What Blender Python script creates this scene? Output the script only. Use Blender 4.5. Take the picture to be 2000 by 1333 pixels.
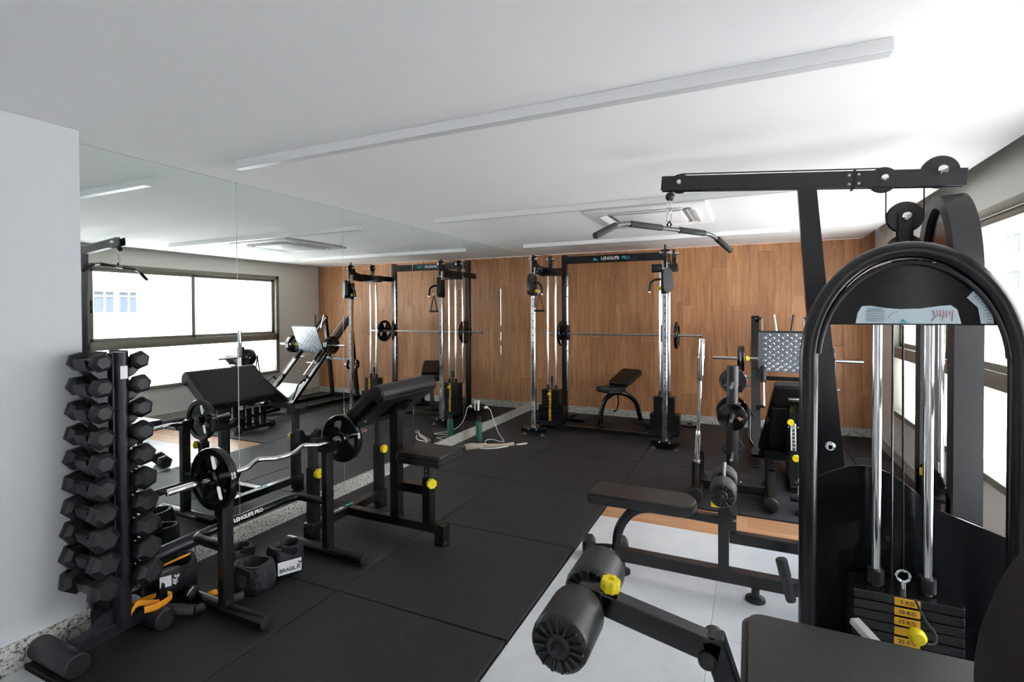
import bpy, bmesh, math, random
from mathutils import Vector, Matrix, Euler
random.seed(7)
S = bpy.context.scene
for o in list(bpy.data.objects): bpy.data.objects.remove(o)
PI = math.pi
COL = S.collection

# ------------------------------------------------------------------ camera
F, CX, CY, YAW, PITCH, ROLL, CAMX = 996.84, 1000.0, 622.65, 0.4355, 0.0143, -0.004, 3.127
cam = bpy.data.cameras.new('camera'); camo = bpy.data.objects.new('camera', cam); COL.objects.link(camo)
cam.sensor_width = 36.0; cam.lens = F / 2000 * 36.0
cam.shift_x = 0; cam.shift_y = (CY - 666.5) / 2000.0
cam.clip_start = 0.05; cam.clip_end = 300
fw = Vector((-math.sin(YAW) * math.cos(PITCH), math.cos(YAW) * math.cos(PITCH), -math.sin(PITCH)))
rt0 = Vector((math.cos(YAW), math.sin(YAW), 0)); up0 = rt0.cross(fw)
rt = rt0 * math.cos(ROLL) + up0 * math.sin(ROLL); up = rt.cross(fw)
m = Matrix.Identity(4)
for i in range(3):
    m[i][0] = rt[i]; m[i][1] = up[i]; m[i][2] = -fw[i]
m.translation = Vector((CAMX, 0, 1.55)); camo.matrix_world = m
S.camera = camo

# ------------------------------------------------------------------ world, sun, exposure
W = bpy.data.worlds.new('sky'); S.world = W; W.use_nodes = True
nt = W.node_tree; nt.nodes.clear()
wo = nt.nodes.new('ShaderNodeOutputWorld'); bg = nt.nodes.new('ShaderNodeBackground')
geo = nt.nodes.new('ShaderNodeTexCoord'); sp = nt.nodes.new('ShaderNodeSeparateXYZ'); rp = nt.nodes.new('ShaderNodeValToRGB')
nt.links.new(geo.outputs['Generated'], sp.inputs[0]); nt.links.new(sp.outputs['Z'], rp.inputs[0]); nt.links.new(rp.outputs[0], bg.inputs[0])
rp.color_ramp.elements[0].position = 0.0; rp.color_ramp.elements[0].color = (1.0, 0.985, 0.985, 1)
rp.color_ramp.elements[1].position = 0.8; rp.color_ramp.elements[1].color = (0.55, 0.70, 1.0, 1)
nt.links.new(bg.outputs[0], wo.inputs[0]); bg.inputs[1].default_value = 3.4
sun = bpy.data.lights.new('sun', 'SUN'); suno = bpy.data.objects.new('sun', sun); COL.objects.link(suno)
sun.energy = 9.0; sun.angle = 0.02; sun.color = (1, 0.96, 0.9)
suno.rotation_euler = Vector((0.62, 0.25, -0.75)).to_track_quat('-Z', 'Y').to_euler()
VS = S.view_settings
VS.view_transform = 'Standard'; VS.look = 'None'; VS.gamma = 1.0; VS.use_curve_mapping = False
VS.exposure = 1.68
S.cycles.max_bounces = 10; S.cycles.diffuse_bounces = 6; S.cycles.glossy_bounces = 5; S.cycles.transparent_max_bounces = 12
S.cycles.caustics_reflective = True; S.cycles.caustics_refractive = False; S.cycles.sample_clamp_indirect = 6.0

def portal(x, y, z, sx, sy, rot):
    l = bpy.data.lights.new('window_portal', 'AREA'); l.shape = 'RECTANGLE'; l.size = sx; l.size_y = sy
    l.cycles.is_portal = True
    o = bpy.data.objects.new('window_portal', l); COL.objects.link(o); o.location = (x, y, z); o.rotation_euler = rot
portal(4.66, 5.03, 1.33, 1.8, 3.0, (0, PI / 2, 0))
portal(4.66, 2.25, 1.33, 1.8, 1.7, (0, PI / 2, 0))
portal(4.66, -2.1, 1.33, 1.8, 1.5, (0, PI / 2, 0))

# ------------------------------------------------------------------ materials
def mat(name, col, rough=0.5, metal=0.0, spec=0.5, noise=None, bump=None, coat=0.0):
    M = bpy.data.materials.new(name); M.use_nodes = True; t = M.node_tree; b = t.nodes['Principled BSDF']
    b.inputs['Base Color'].default_value = (*col, 1); b.inputs['Roughness'].default_value = rough
    b.inputs['Metallic'].default_value = metal; b.inputs['Specular IOR Level'].default_value = spec
    b.inputs['Coat Weight'].default_value = coat
    if noise or bump:
        tc = t.nodes.new('ShaderNodeTexCoord')
    if noise:
        sc, amt = noise
        n = t.nodes.new('ShaderNodeTexNoise'); n.inputs['Scale'].default_value = sc; n.inputs['Detail'].default_value = 5
        t.links.new(tc.outputs['Object'], n.inputs['Vector'])
        mx = t.nodes.new('ShaderNodeMix'); mx.data_type = 'RGBA'
        mx.inputs['A'].default_value = (*[c * (1 - amt) for c in col], 1); mx.inputs['B'].default_value = (*[min(1, c * (1 + amt)) for c in col], 1)
        t.links.new(n.outputs['Fac'], mx.inputs['Factor']); t.links.new(mx.outputs['Result'], b.inputs['Base Color'])
    if bump:
        sc, st = bump
        n2 = t.nodes.new('ShaderNodeTexNoise'); n2.inputs['Scale'].default_value = sc; n2.inputs['Detail'].default_value = 4
        t.links.new(tc.outputs['Object'], n2.inputs['Vector'])
        bp = t.nodes.new('ShaderNodeBump'); bp.inputs['Strength'].default_value = st; bp.inputs['Distance'].default_value = 0.01
        t.links.new(n2.outputs['Fac'], bp.inputs['Height']); t.links.new(bp.outputs['Normal'], b.inputs['Normal'])
    return M
MT = {}
MT['ceil'] = mat('ceiling_paint', (0.84, 0.84, 0.83), 0.9, noise=(1.2, 0.02))
MT['wall'] = mat('wall_paint', (0.60, 0.62, 0.645), 0.8, noise=(2, 0.02))
MT['wallg'] = mat('grey_wall_paint', (0.77, 0.765, 0.73), 0.85, noise=(2, 0.02))
MT['slot'] = mat('slot_paint', (0.25, 0.25, 0.25), 0.9)
MT['white'] = mat('white_plastic', (0.88, 0.88, 0.87), 0.45)
MT['diffuser'] = mat('shaded_diffuser', (0.62, 0.62, 0.62), 0.4)  # greyed so the underside of the light bars looks shaded
MT['lamp'] = mat('lamp_housing', (0.93, 0.93, 0.93), 0.5)  # whitened so the front face of the bars looks lit
MT['black'] = mat('black_paint', (0.006, 0.006, 0.007), 0.25, noise=(30, 0.2))
MT['gloss'] = mat('gloss_black', (0.004, 0.004, 0.005), 0.08, coat=0.5)
MT['panel'] = mat('smoked_panel', (0.006, 0.006, 0.007), 0.16, spec=0.22)
MT['gun'] = mat('gunmetal_bar', (0.20, 0.20, 0.21), 0.3, 0.9)
MT['matte'] = mat('matte_black', (0.010, 0.0105, 0.012), 0.45, noise=(20, 0.2))
MT['rackp'] = mat('rack_paint', (0.007, 0.009, 0.014), 0.4)
MT['vinyl'] = mat('black_vinyl', (0.008, 0.0075, 0.0075), 0.38, bump=(160, 0.12))
MT['foam'] = mat('foam', (0.026, 0.026, 0.026), 0.7, bump=(90, 0.25))
MT['rubber'] = mat('hex_rubber', (0.009, 0.010, 0.012), 0.5, bump=(120, 0.1))
MT['cloth'] = mat('black_cloth', (0.008, 0.009, 0.012), 0.6, bump=(45, 0.9))
MT['chrome'] = mat('chrome', (0.82, 0.82, 0.83), 0.1, 1.0)
MT['steel'] = mat('steel', (0.55, 0.55, 0.55), 0.28, 1.0)
MT['yellow'] = mat('yellow_plastic', (0.85, 0.68, 0.005), 0.4)
MT['orange'] = mat('orange_strap', (0.85, 0.33, 0.01), 0.6)
MT['amber'] = mat('amber_label', (0.9, 0.48, 0.02), 0.5)
MT['frame'] = mat('window_aluminium', (0.23, 0.215, 0.18), 0.4, 0.1)
MT['alum'] = mat('diamond_plate', (0.34, 0.37, 0.42), 0.35, 0.8)
MT['grey'] = mat('grey_vinyl', (0.62, 0.64, 0.66), 0.35)
MT['lblue'] = mat('pale_label', (0.62, 0.74, 0.80), 0.35)
MT['teal'] = mat('teal_print', (0.02, 0.42, 0.48), 0.5)
MT['wprint'] = mat('white_print', (0.75, 0.76, 0.78), 0.5)
MT['dprint'] = mat('dark_print', (0.04, 0.05, 0.08), 0.6)
MT['rprint'] = mat('red_print', (0.5, 0.12, 0.12), 0.6)
MT['green'] = mat('green_bottle', (0.02, 0.12, 0.085), 0.35)
MT['beige'] = mat('beige_cloth', (0.42, 0.36, 0.27), 0.85, bump=(80, 0.3))
MT['brown'] = mat('brown_cloth', (0.12, 0.07, 0.05), 0.8)
MT['facade'] = mat('facade_paint', (0.80, 0.80, 0.80), 0.9)
MT['fglass'] = mat('far_window_glass', (0.05, 0.062, 0.08), 0.6, spec=0.2)

def rubber_floor():
    M = mat('rubber_mat', (0.02, 0.02, 0.022), 0.62, bump=(220, 0.25)); t = M.node_tree; b = t.nodes['Principled BSDF']
    tc = t.nodes.new('ShaderNodeTexCoord'); n = t.nodes.new('ShaderNodeTexNoise'); n.inputs['Scale'].default_value = 3; n.inputs['Detail'].default_value = 8; n.inputs['Roughness'].default_value = 0.7
    t.links.new(tc.outputs['Object'], n.inputs['Vector'])
    r = t.nodes.new('ShaderNodeValToRGB'); r.color_ramp.elements[0].color = (0.006, 0.006, 0.007, 1); r.color_ramp.elements[1].color = (0.018, 0.018, 0.020, 1)
    r.color_ramp.elements[0].position = 0.3; r.color_ramp.elements[1].position = 0.75
    v = t.nodes.new('ShaderNodeTexVoronoi'); v.inputs['Scale'].default_value = 7; t.links.new(tc.outputs['Object'], v.inputs['Vector'])
    lt = t.nodes.new('ShaderNodeMath'); lt.operation = 'LESS_THAN'; lt.inputs[1].default_value = 0.025; t.links.new(v.outputs['Distance'], lt.inputs[0])
    mx = t.nodes.new('ShaderNodeMix'); mx.data_type = 'RGBA'; mx.inputs['B'].default_value = (0.18, 0.18, 0.18, 1)
    t.links.new(n.outputs['Fac'], r.inputs[0]); t.links.new(r.outputs[0], mx.inputs['A']); t.links.new(lt.outputs[0], mx.inputs['Factor']); t.links.new(mx.outputs['Result'], b.inputs['Base Color'])
    return M
MT['mat'] = rubber_floor()
def tilefloor():
    M = mat('porcelain', (0.5, 0.51, 0.52), 0.3); t = M.node_tree; b = t.nodes['Principled BSDF']
    tc = t.nodes.new('ShaderNodeTexCoord'); n = t.nodes.new('ShaderNodeTexNoise'); n.inputs['Scale'].default_value = 2.2; n.inputs['Detail'].default_value = 7; n.inputs['Roughness'].default_value = 0.65
    t.links.new(tc.outputs['Object'], n.inputs['Vector'])
    r = t.nodes.new('ShaderNodeValToRGB'); r.color_ramp.elements[0].color = (0.50, 0.52, 0.535, 1); r.color_ramp.elements[1].color = (0.66, 0.68, 0.695, 1)
    r.color_ramp.elements[0].position = 0.3; r.color_ramp.elements[1].position = 0.7
    t.links.new(n.outputs['Fac'], r.inputs[0]); t.links.new(r.outputs[0], b.inputs['Base Color'])
    return M
MT['tile'] = tilefloor()
def woodmat(name, c1, c2, c3, axis, rough):
    M = mat(name, c1, rough); t = M.node_tree; b = t.nodes['Principled BSDF']
    tc = t.nodes.new('ShaderNodeTexCoord'); oi = t.nodes.new('ShaderNodeObjectInfo')
    mp = t.nodes.new('ShaderNodeMapping'); mp.inputs['Scale'].default_value = (14, 14, 1.1) if axis == 'z' else (1.1, 14, 14)
    ad = t.nodes.new('ShaderNodeVectorMath'); ad.operation = 'ADD'; ml = t.nodes.new('ShaderNodeVectorMath'); ml.operation = 'SCALE'; ml.inputs['Scale'].default_value = 37.0
    cb = t.nodes.new('ShaderNodeCombineXYZ')
    for k in range(3): t.links.new(oi.outputs['Random'], cb.inputs[k])
    t.links.new(cb.outputs[0], ml.inputs[0]); t.links.new(tc.outputs['Object'], mp.inputs[0]); t.links.new(mp.outputs[0], ad.inputs[0]); t.links.new(ml.outputs[0], ad.inputs[1])
    n = t.nodes.new('ShaderNodeTexNoise'); n.inputs['Scale'].default_value = 1.6; n.inputs['Detail'].default_value = 7; n.inputs['Roughness'].default_value = 0.62; n.inputs['Distortion'].default_value = 0.7
    t.links.new(ad.outputs[0], n.inputs['Vector'])
    r = t.nodes.new('ShaderNodeValToRGB'); e = r.color_ramp.elements
    e[0].position = 0.28; e[0].color = (*c3, 1); e[1].position = 0.72; e[1].color = (*c2, 1)
    k = e.new(0.5); k.color = (*c1, 1)
    t.links.new(n.outputs['Fac'], r.inputs[0])
    hv = t.nodes.new('ShaderNodeHueSaturation'); mr = t.nodes.new('ShaderNodeMapRange'); mr.inputs[3].default_value = 0.86; mr.inputs[4].default_value = 1.12
    t.links.new(oi.outputs['Random'], mr.inputs[0]); t.links.new(mr.outputs[0], hv.inputs['Value']); t.links.new(r.outputs[0], hv.inputs['Color']); t.links.new(hv.outputs[0], b.inputs['Base Color'])
    return M
MT['wood'] = woodmat('wall_wood', (0.50, 0.235, 0.105), (0.63, 0.33, 0.16), (0.33, 0.14, 0.058), 'z', 0.5)
MT['woodf'] = woodmat('floor_wood', (0.46, 0.24, 0.12), (0.55, 0.31, 0.17), (0.36, 0.17, 0.08), 'x', 0.35)
def granite():
    M = mat('granite', (0.5, 0.5, 0.46), 0.35); t = M.node_tree; b = t.nodes['Principled BSDF']
    tc = t.nodes.new('ShaderNodeTexCoord'); v = t.nodes.new('ShaderNodeTexNoise'); v.inputs['Scale'].default_value = 75; v.inputs['Detail'].default_value = 3; v.inputs['Roughness'].default_value = 0.55
    t.links.new(tc.outputs['Object'], v.inputs['Vector'])
    r = t.nodes.new('ShaderNodeValToRGB'); e = r.color_ramp.elements
    e[0].position = 0.33; e[0].color = (0.04, 0.05, 0.045, 1); e[1].position = 0.62; e[1].color = (0.66, 0.65, 0.6, 1)
    for p, c in ((0.40, (0.14, 0.15, 0.13)), (0.43, (0.45, 0.44, 0.40)), (0.52, (0.52, 0.52, 0.47))):
        k = e.new(p); k.color = (*c, 1)
    t.links.new(v.outputs['Fac'], r.inputs[0]); t.links.new(r.outputs[0], b.inputs['Base Color'])
    return M
MT['granite'] = granite()
def mirror_mat():
    M = bpy.data.materials.new('mirror_glass'); M.use_nodes = True; b = M.node_tree.nodes['Principled BSDF']
    b.inputs['Base Color'].default_value = (0.86, 0.91, 0.888, 1); b.inputs['Metallic'].default_value = 1.0; b.inputs['Roughness'].default_value = 0.0
    return M
MT['mirror'] = mirror_mat()
def glass_mat(name='window_glass', tint=(0.97, 0.975, 0.97), refl=0.08):
    M = bpy.data.materials.new(name); M.use_nodes = True; t = M.node_tree; t.nodes.clear()
    o = t.nodes.new('ShaderNodeOutputMaterial'); mx = t.nodes.new('ShaderNodeMixShader'); tr = t.nodes.new('ShaderNodeBsdfTransparent'); gl = t.nodes.new('ShaderNodeBsdfGlossy')
    tr.inputs[0].default_value = (*tint, 1); gl.inputs['Roughness'].default_value = 0.02; mx.inputs[0].default_value = refl
    t.links.new(tr.outputs[0], mx.inputs[1]); t.links.new(gl.outputs[0], mx.inputs[2]); t.links.new(mx.outputs[0], o.inputs[0])
    return M
MT['glass'] = glass_mat()
MT['smoke'] = glass_mat('smoked_acrylic', (0.03, 0.03, 0.035), 0.12)

# ------------------------------------------------------------------ mesh builder
def V(*a): return Vector(a)
class B:
    def __init__(s): s.bm = bmesh.new()
    def _tf(s, vs, M): bmesh.ops.transform(s.bm, matrix=M, verts=vs)
    def box(s, c, d, rot=(0, 0, 0), bev=0.0, seg=2, M=None):
        r = bmesh.ops.create_cube(s.bm, size=1.0); vs = r['verts']
        s._tf(vs, Matrix.Diagonal((*d, 1)))
        if bev > 0:
            es = list({e for v in vs for e in v.link_edges})
            g = bmesh.ops.bevel(s.bm, geom=es, offset=min(bev, min(d) * 0.49), segments=seg, affect='EDGES', profile=0.5)
            vs = list({v for f in g['faces'] for v in f.verts} | {v for v in vs if v.is_valid})
        mt = (M if M is not None else Matrix.Translation(c) @ Euler(rot).to_matrix().to_4x4())
        s._tf(vs, mt); return s
    def beam(s, p1, p2, w, h, upv=(0, 0, 1), bev=0.004):
        p1 = Vector(p1); p2 = Vector(p2); z = (p2 - p1); L = z.length; z.normalize(); u = Vector(upv)
        if abs(u.dot(z)) > 0.98: u = Vector((0, 1, 0))
        x = u.cross(z).normalized(); y = z.cross(x)
        M = Matrix((x, y, z)).transposed().to_4x4(); M.translation = (p1 + p2) / 2
        return s.box(None, (w, h, L), bev=bev, seg=1, M=M)
    def cyl(s, p1, p2, r, r2=None, seg=20, bev=0.0):
        p1 = Vector(p1); p2 = Vector(p2); z = p2 - p1; L = z.length
        r2 = r if r2 is None else r2
        prof = [(0, 0), (r, 0), (r2, L), (0, L)]
        if bev > 0: prof = [(0, 0), (r - bev, 0), (r - bev * .3, bev * .3), (r, bev), (r2, L - bev), (r2 - bev * .3, L - bev * .3), (r2 - bev, L), (0, L)]
        return s.lathe(p1, z, prof, seg)
    def lathe(s, o, ax, prof, seg=24, phase=0.0, ripple=None):
        o = Vector(o); z = Vector(ax).normalized(); x = z.orthogonal().normalized(); y = z.cross(x)
        rings = []
        for r, h in prof:
            if r < 1e-6: rings.append([s.bm.verts.new(o + z * h)])
            else:
                ring = []
                for i in range(seg):
                    a = 2 * PI * i / seg + phase; rr = r * (ripple(i, r, h) if ripple else 1)
                    ring.append(s.bm.verts.new(o + z * h + x * (rr * math.cos(a)) + y * (rr * math.sin(a))))
                rings.append(ring)
        for a, b in zip(rings, rings[1:]):
            if len(a) == 1 and len(b) == 1: continue
            for i in range(seg):
                j = (i + 1) % seg
                if len(a) == 1: f = [a[0], b[j], b[i]]
                elif len(b) == 1: f = [a[i], a[j], b[0]]
                else: f = [a[i], a[j], b[j], b[i]]
                try: s.bm.faces.new(f)
                except ValueError: pass
        return s
    def tube(s, pts, r, seg=12, fil=0.0, closed=False, ends=True, flat=None, fseg=6):
        P = [Vector(p) for p in pts]
        if fil > 0:
            Q = [P[0]] if not closed else []
            rng = range(1, len(P) - 1) if not closed else range(len(P))
            for i in rng:
                a, b, c = P[i - 1], P[i], P[(i + 1) % len(P)]
                d = min(fil, (a - b).length * .48, (c - b).length * .48)
                s0 = b + (a - b).normalized() * d; s1 = b + (c - b).normalized() * d
                for k in range(fseg + 1):
                    t = k / fseg; Q.append(s0 * (1 - t) ** 2 + b * 2 * t * (1 - t) + s1 * t * t)
            if not closed: Q.append(P[-1])
            P = Q
        n = len(P); rings = []; nx = None
        for i in range(n):
            if closed: d = (P[(i + 1) % n] - P[i - 1])
            else: d = P[min(i + 1, n - 1)] - P[max(i - 1, 0)]
            if d.length < 1e-9: d = Vector((0, 0, 1))
            d.normalize()
            nx = (d.orthogonal() if nx is None else (nx - d * nx.dot(d))).normalized(); ny = d.cross(nx)
            ring = []
            for k in range(seg):
                a = 2 * PI * k / seg
                if flat: off = Vector(flat[0]) * (r * math.cos(a)) + (d.cross(Vector(flat[0])).normalized()) * (r * flat[1] * math.sin(a))
                else: off = nx * (r * math.cos(a)) + ny * (r * math.sin(a))
                ring.append(s.bm.verts.new(P[i] + off))
            rings.append(ring)
        pr = list(zip(rings, rings[1:])) + ([(rings[-1], rings[0])] if closed else [])
        for a, b in pr:
            for k in range(seg):
                j = (k + 1) % seg; s.bm.faces.new([a[k], a[j], b[j], b[k]])
        if ends and not closed:
            s.bm.faces.new(rings[0][::-1]); s.bm.faces.new(rings[-1])
        return s
    def prism(s, poly, vec, bev=0.0):
        vec = Vector(vec); a = [s.bm.verts.new(Vector(p)) for p in poly]; b = [s.bm.verts.new(Vector(p) + vec) for p in poly]; n = len(a)
        fs = [s.bm.faces.new(a[::-1]), s.bm.faces.new(b)]
        for i in range(n): fs.append(s.bm.faces.new([a[i], a[(i + 1) % n], b[(i + 1) % n], b[i]]))
        if bev > 0:
            es = list({e for f in fs for e in f.edges}); bmesh.ops.bevel(s.bm, geom=es, offset=bev, segments=2, affect='EDGES')
        return s
    def ball(s, c, r, sc=(1, 1, 1)):
        g = bmesh.ops.create_uvsphere(s.bm, u_segments=16, v_segments=10, radius=r)
        s._tf(g['verts'], Matrix.Translation(c) @ Matrix.Diagonal((*sc, 1))); return s

def obj(name, b, m, parent=None, smooth=True, ang=35, world=True, kind=None, label=None):
    bm = b.bm; bmesh.ops.recalc_face_normals(bm, faces=bm.faces)
    if parent is not None and world:
        bmesh.ops.transform(bm, matrix=WM[parent.name].inverted(), verts=bm.verts)
    me = bpy.data.meshes.new(name); bm.to_mesh(me); bm.free()
    if smooth:
        me.shade_smooth(); me.set_sharp_from_angle(angle=math.radians(ang))
    me.materials.append(MT[m] if isinstance(m, str) else m)
    o = bpy.data.objects.new(name, me); COL.objects.link(o)
    if parent is not None:
        o.parent = parent; WM[o.name] = WM[parent.name].copy()
    else: WM[o.name] = Matrix.Identity(4)
    if kind: o['kind'] = kind
    if label: o['label'] = label
    return o
WM = {}
def tag(o, label, cat, group=None):
    o['label'] = label; o['category'] = cat
    if group: o['group'] = group
    return o
def thing(name, label, cat, loc=(0, 0, 0), rot=(0, 0, 0), group=None):
    o = bpy.data.objects.new(name, None); COL.objects.link(o); o.location = loc; o.rotation_euler = rot; o.empty_display_size = 0.1
    WM[o.name] = Matrix.Translation(loc) @ Euler(rot).to_matrix().to_4x4()
    return tag(o, label, cat, group)
def one(name, b, m, label, cat, group=None, loc=(0, 0, 0), **k):     # a thing that is one mesh, with its origin at loc
    bmesh.ops.translate(b.bm, vec=-Vector(loc), verts=b.bm.verts)
    o = obj(name, b, m, **k); o.location = loc; WM[o.name] = Matrix.Translation(loc)
    return tag(o, label, cat, group)
def struct(name, b, m, **k): return obj(name, b, m, kind='structure', **k)
def dup(root, loc, rot, label, group=None):
    r = root.copy(); COL.objects.link(r); r.location = loc; r.rotation_euler = rot; r['label'] = label
    if group: r['group'] = group
    for ch in list(root.children):
        c = ch.copy(); COL.objects.link(c); c.parent = r
        for g in ch.children:
            d = g.copy(); COL.objects.link(d); d.parent = c
    return r
def text(body, size, loc, xdir, zdir, m, parent, name='lettering', ext=0.0006, bold=0.0):
    cu = bpy.data.curves.new('t', 'FONT'); cu.body = body; cu.size = size; cu.extrude = ext; cu.align_x = 'CENTER'; cu.align_y = 'CENTER'; cu.resolution_u = 3; cu.offset = bold
    t = bpy.data.objects.new('t', cu); COL.objects.link(t); bpy.context.view_layer.update()
    me = bpy.data.meshes.new_from_object(t.evaluated_get(bpy.context.evaluated_depsgraph_get())); bpy.data.objects.remove(t)
    x = Vector(xdir).normalized(); z = Vector(zdir).normalized(); y = z.cross(x)
    M = Matrix((x, y, z)).transposed().to_4x4(); M.translation = Vector(loc)
    me.transform(WM[parent.name].inverted() @ M) if parent else me.transform(M)
    me.materials.clear(); me.materials.append(MT[m]); me.name = name
    o = bpy.data.objects.new(name, me); COL.objects.link(o)
    if parent: o.parent = parent
    WM[o.name] = WM[parent.name].copy() if parent else Matrix.Identity(4)
    return o

# ------------------------------------------------------------------ room
H, D, RW = 2.4245, 7.443, 4.50
YB = -3.0
TZ = -0.012            # top of the porcelain; the rubber mats come up to z = 0
fl = struct('floor', B().box((2.25, (YB + D) / 2, -0.12), (4.9, D - YB + .3, 0.18)), 'slot')
b = B().box((2.13, (YB + D) / 2, H + .03), (4.48, D - YB, 0.06)); ce = struct('ceiling', b, 'ceil')
struct('trim_1', B().box((4.435, (YB + D) / 2, H + .19), (0.3, D - YB, 0.04)).box((4.372, (YB + D) / 2, H + .11), (0.012, D - YB, 0.15)), 'slot')
# left wall: recessed behind the mirror, proud in front of it
struct('wall_left', B().box((-0.06, (YB + D) / 2, 1.22), (0.1, D - YB, 2.45)).box((0.1, (YB + 1.352) / 2, 1.2125), (0.232, 1.352 - YB, 2.42)), 'wall')
wb = struct('wall_back', B().box((2.25, D + .06, 1.22), (4.6, 0.08, 2.7)), 'wallg')
# wooden planks on the back wall
x = 0.0; col = 0
random.seed(3)
while x < RW - 0.01:
    w = min(0.19, RW - x); off = [0.55, 1.35, 0.95, 1.75][col % 4] - random.uniform(0, .25)
    cuts = [0.10] + [c for c in (off - 1.22, off, off + 1.22) if 0.2 < c < 2.4] + [2.56 if x > 4.3 else H]
    for z0, z1 in zip(cuts, cuts[1:]):
        dpt = 0.012 + random.uniform(0, 0.0012)
        p = B().box((0, 0, 0), (w - 0.0016, dpt, z1 - z0 - 0.0016), bev=0.0008, seg=1)
        o = obj('wall_plank', p, 'wood', world=False); o.parent = wb; o.location = (x + w / 2, D + .012 - dpt / 2, (z0 + z1) / 2)
    x += 0.19; col += 1
struct('baseboard_back', B().box((2.25, D - .008, 0.05), (4.5, 0.024, 0.10), bev=.001, seg=1), 'granite')
struct('baseboard_left', B().box((0.0, (1.36 + D) / 2, 0.05), (0.03, D - 1.36, 0.106), bev=.001, seg=1).box((0.222, (YB + 1.362) / 2, 0.045), (0.018, 1.362 - YB, 0.13), bev=.001, seg=1), 'granite')
struct('baseboard_right', B().box((4.49, (YB + D) / 2, 0.05), (0.022, D - YB, 0.10), bev=.001, seg=1), 'granite')

# right wall with window openings, the unseen ones added for daylight, and front wall (behind the camera) with a solid door
wy0, wy1, wz0, wz1 = 3.56, 6.50, 0.47, 2.19
vy0, vy1 = 1.45, 3.05  # unseen window right of the camera, added and sized for its daylight
uy0, uy1 = -2.8, -1.4  # unseen window behind the camera, added to light the bars' front faces
b = B(); t0, t1 = 4.50, 4.68; cx = (t0 + t1) / 2; tx = t1 - t0
HH = 2.62
for (a, c) in ((YB, uy0), (uy1, vy0), (vy1, wy0), (wy1, D + .1)): b.box((cx, (a + c) / 2, HH / 2), (tx, c - a, HH))
for (a, c) in ((uy0, uy1), (vy0, vy1), (wy0, wy1)):
    b.box((cx, (a + c) / 2, wz0 / 2), (tx, c - a, wz0)); b.box((cx, (a + c) / 2, (wz1 + HH) / 2), (tx, c - a, HH - wz1))
struct('wall_right', b, 'wallg')
def window(n, a, c):
    w = struct('window_%d' % n, B().box((4.53, a + .03, (wz0 + wz1) / 2), (.1, .06, wz1 - wz0), bev=.004).box((4.53, c - .03, (wz0 + wz1) / 2), (.1, .06, wz1 - wz0), bev=.004)
        .box((4.53, (a + c) / 2, wz1 - .03), (.1, c - a, .06), bev=.004).box((4.53, (a + c) / 2, wz0 + .025), (.12, c - a, .05), bev=.004)
        .box((4.525, (a + c) / 2, 1.115), (.09, c - a, .11), bev=.004), 'frame')
    mid = a + (c - a) * .482
    for k, (p, q) in enumerate(((a + .06, mid + .02), (mid - .02, c - .06))):
        x0 = 4.515 + .03 * k
        obj('sash', B().box((x0, p + .025, 1.65), (.025, .05, .96), bev=.003).box((x0, q - .025, 1.65), (.025, .05, .96), bev=.003)
            .box((x0, (p + q) / 2, 2.11), (.025, q - p, .05), bev=.003).box((x0, (p + q) / 2, 1.19), (.025, q - p, .05), bev=.003), 'frame', w)
        obj('pane', B().box((x0, (p + q) / 2, 1.65), (.005, q - p - .09, .88)), 'glass', w)
    obj('pane', B().box((4.54, (a + c) / 2, .79), (.005, c - a - .12, .56)), 'glass', w)
    obj('latch', B().box((4.497, a + .085, 1.63), (.012, .03, .16), bev=.004), 'black', w)
    return w
window(1, wy0, wy1); window(2, vy0, vy1); window(3, uy0, uy1)
struct('wall_front', B().box((2.25, YB - .06, 1.3), (4.9, .12, 2.64)), 'wall')
dr = struct('door_1', B().box((2.35, YB + .012, 1.05), (.9, .04, 2.1), bev=.004), 'white')
obj('door_handle', B().cyl((2.70, YB + .03, 1.0), (2.70, YB + .08, 1.0), .01).cyl((2.70, YB + .075, 1.0), (2.58, YB + .075, 1.0), .009), 'steel', dr)

# floor pieces: rubber mats, wooden strip, porcelain tiles
def slab(name, x0, x1, y0, y1, top, th, m, gap=.003, bev=.002):
    z = top + random.uniform(-.0012, 0)
    p = B().box((0, 0, 0), (x1 - x0 - gap, y1 - y0 - gap, th), bev=bev, seg=1)
    o = obj(name, p, m, world=False); o.parent = fl; o.location = ((x0 + x1) / 2, (y0 + y1) / 2, z - th / 2)
    return o
MY = [1.108, 2.138, 3.165, 4.215, 5.26, 6.31, 7.43]
for i in range(6):
    for k, (xa, xb) in enumerate(((0.016, 1.05), (1.05, 2.094))):
        o = slab('rubber_mat', xa + (.22 if i == 0 and k == 0 else 0) * 0, xb, MY[i] + (.006 if k else 0), MY[i + 1] + (.006 if k else 0), 0.0, .03, 'mat', gap=.007, bev=.003)
        if (i, k) in ((1, 1), (2, 1)): o.rotation_euler.z = .004
for (ya, yb) in ((4.232, 5.29), (5.29, 6.36), (6.36, 7.43)):
    for (xa, xb) in ((2.094, 3.05), (3.05, 4.1), (4.1, 4.478)):
        slab('rubber_mat', xa, xb, ya, yb, 0.0, .03, 'mat', gap=.007, bev=.003)
for i in range(2):
    xx = 2.1 + [-.6, -.2][i]
    while xx < 4.48:
        a, c = max(2.1, xx), min(4.478, xx + 1.22)
        if c - a > .02: slab('floor_plank', a, c, 3.80 + i * .215, 4.015 + i * .215, TZ, .02, 'woodf', gap=.0012, bev=.0008)
        xx += 1.22
ty = 3.80
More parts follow.
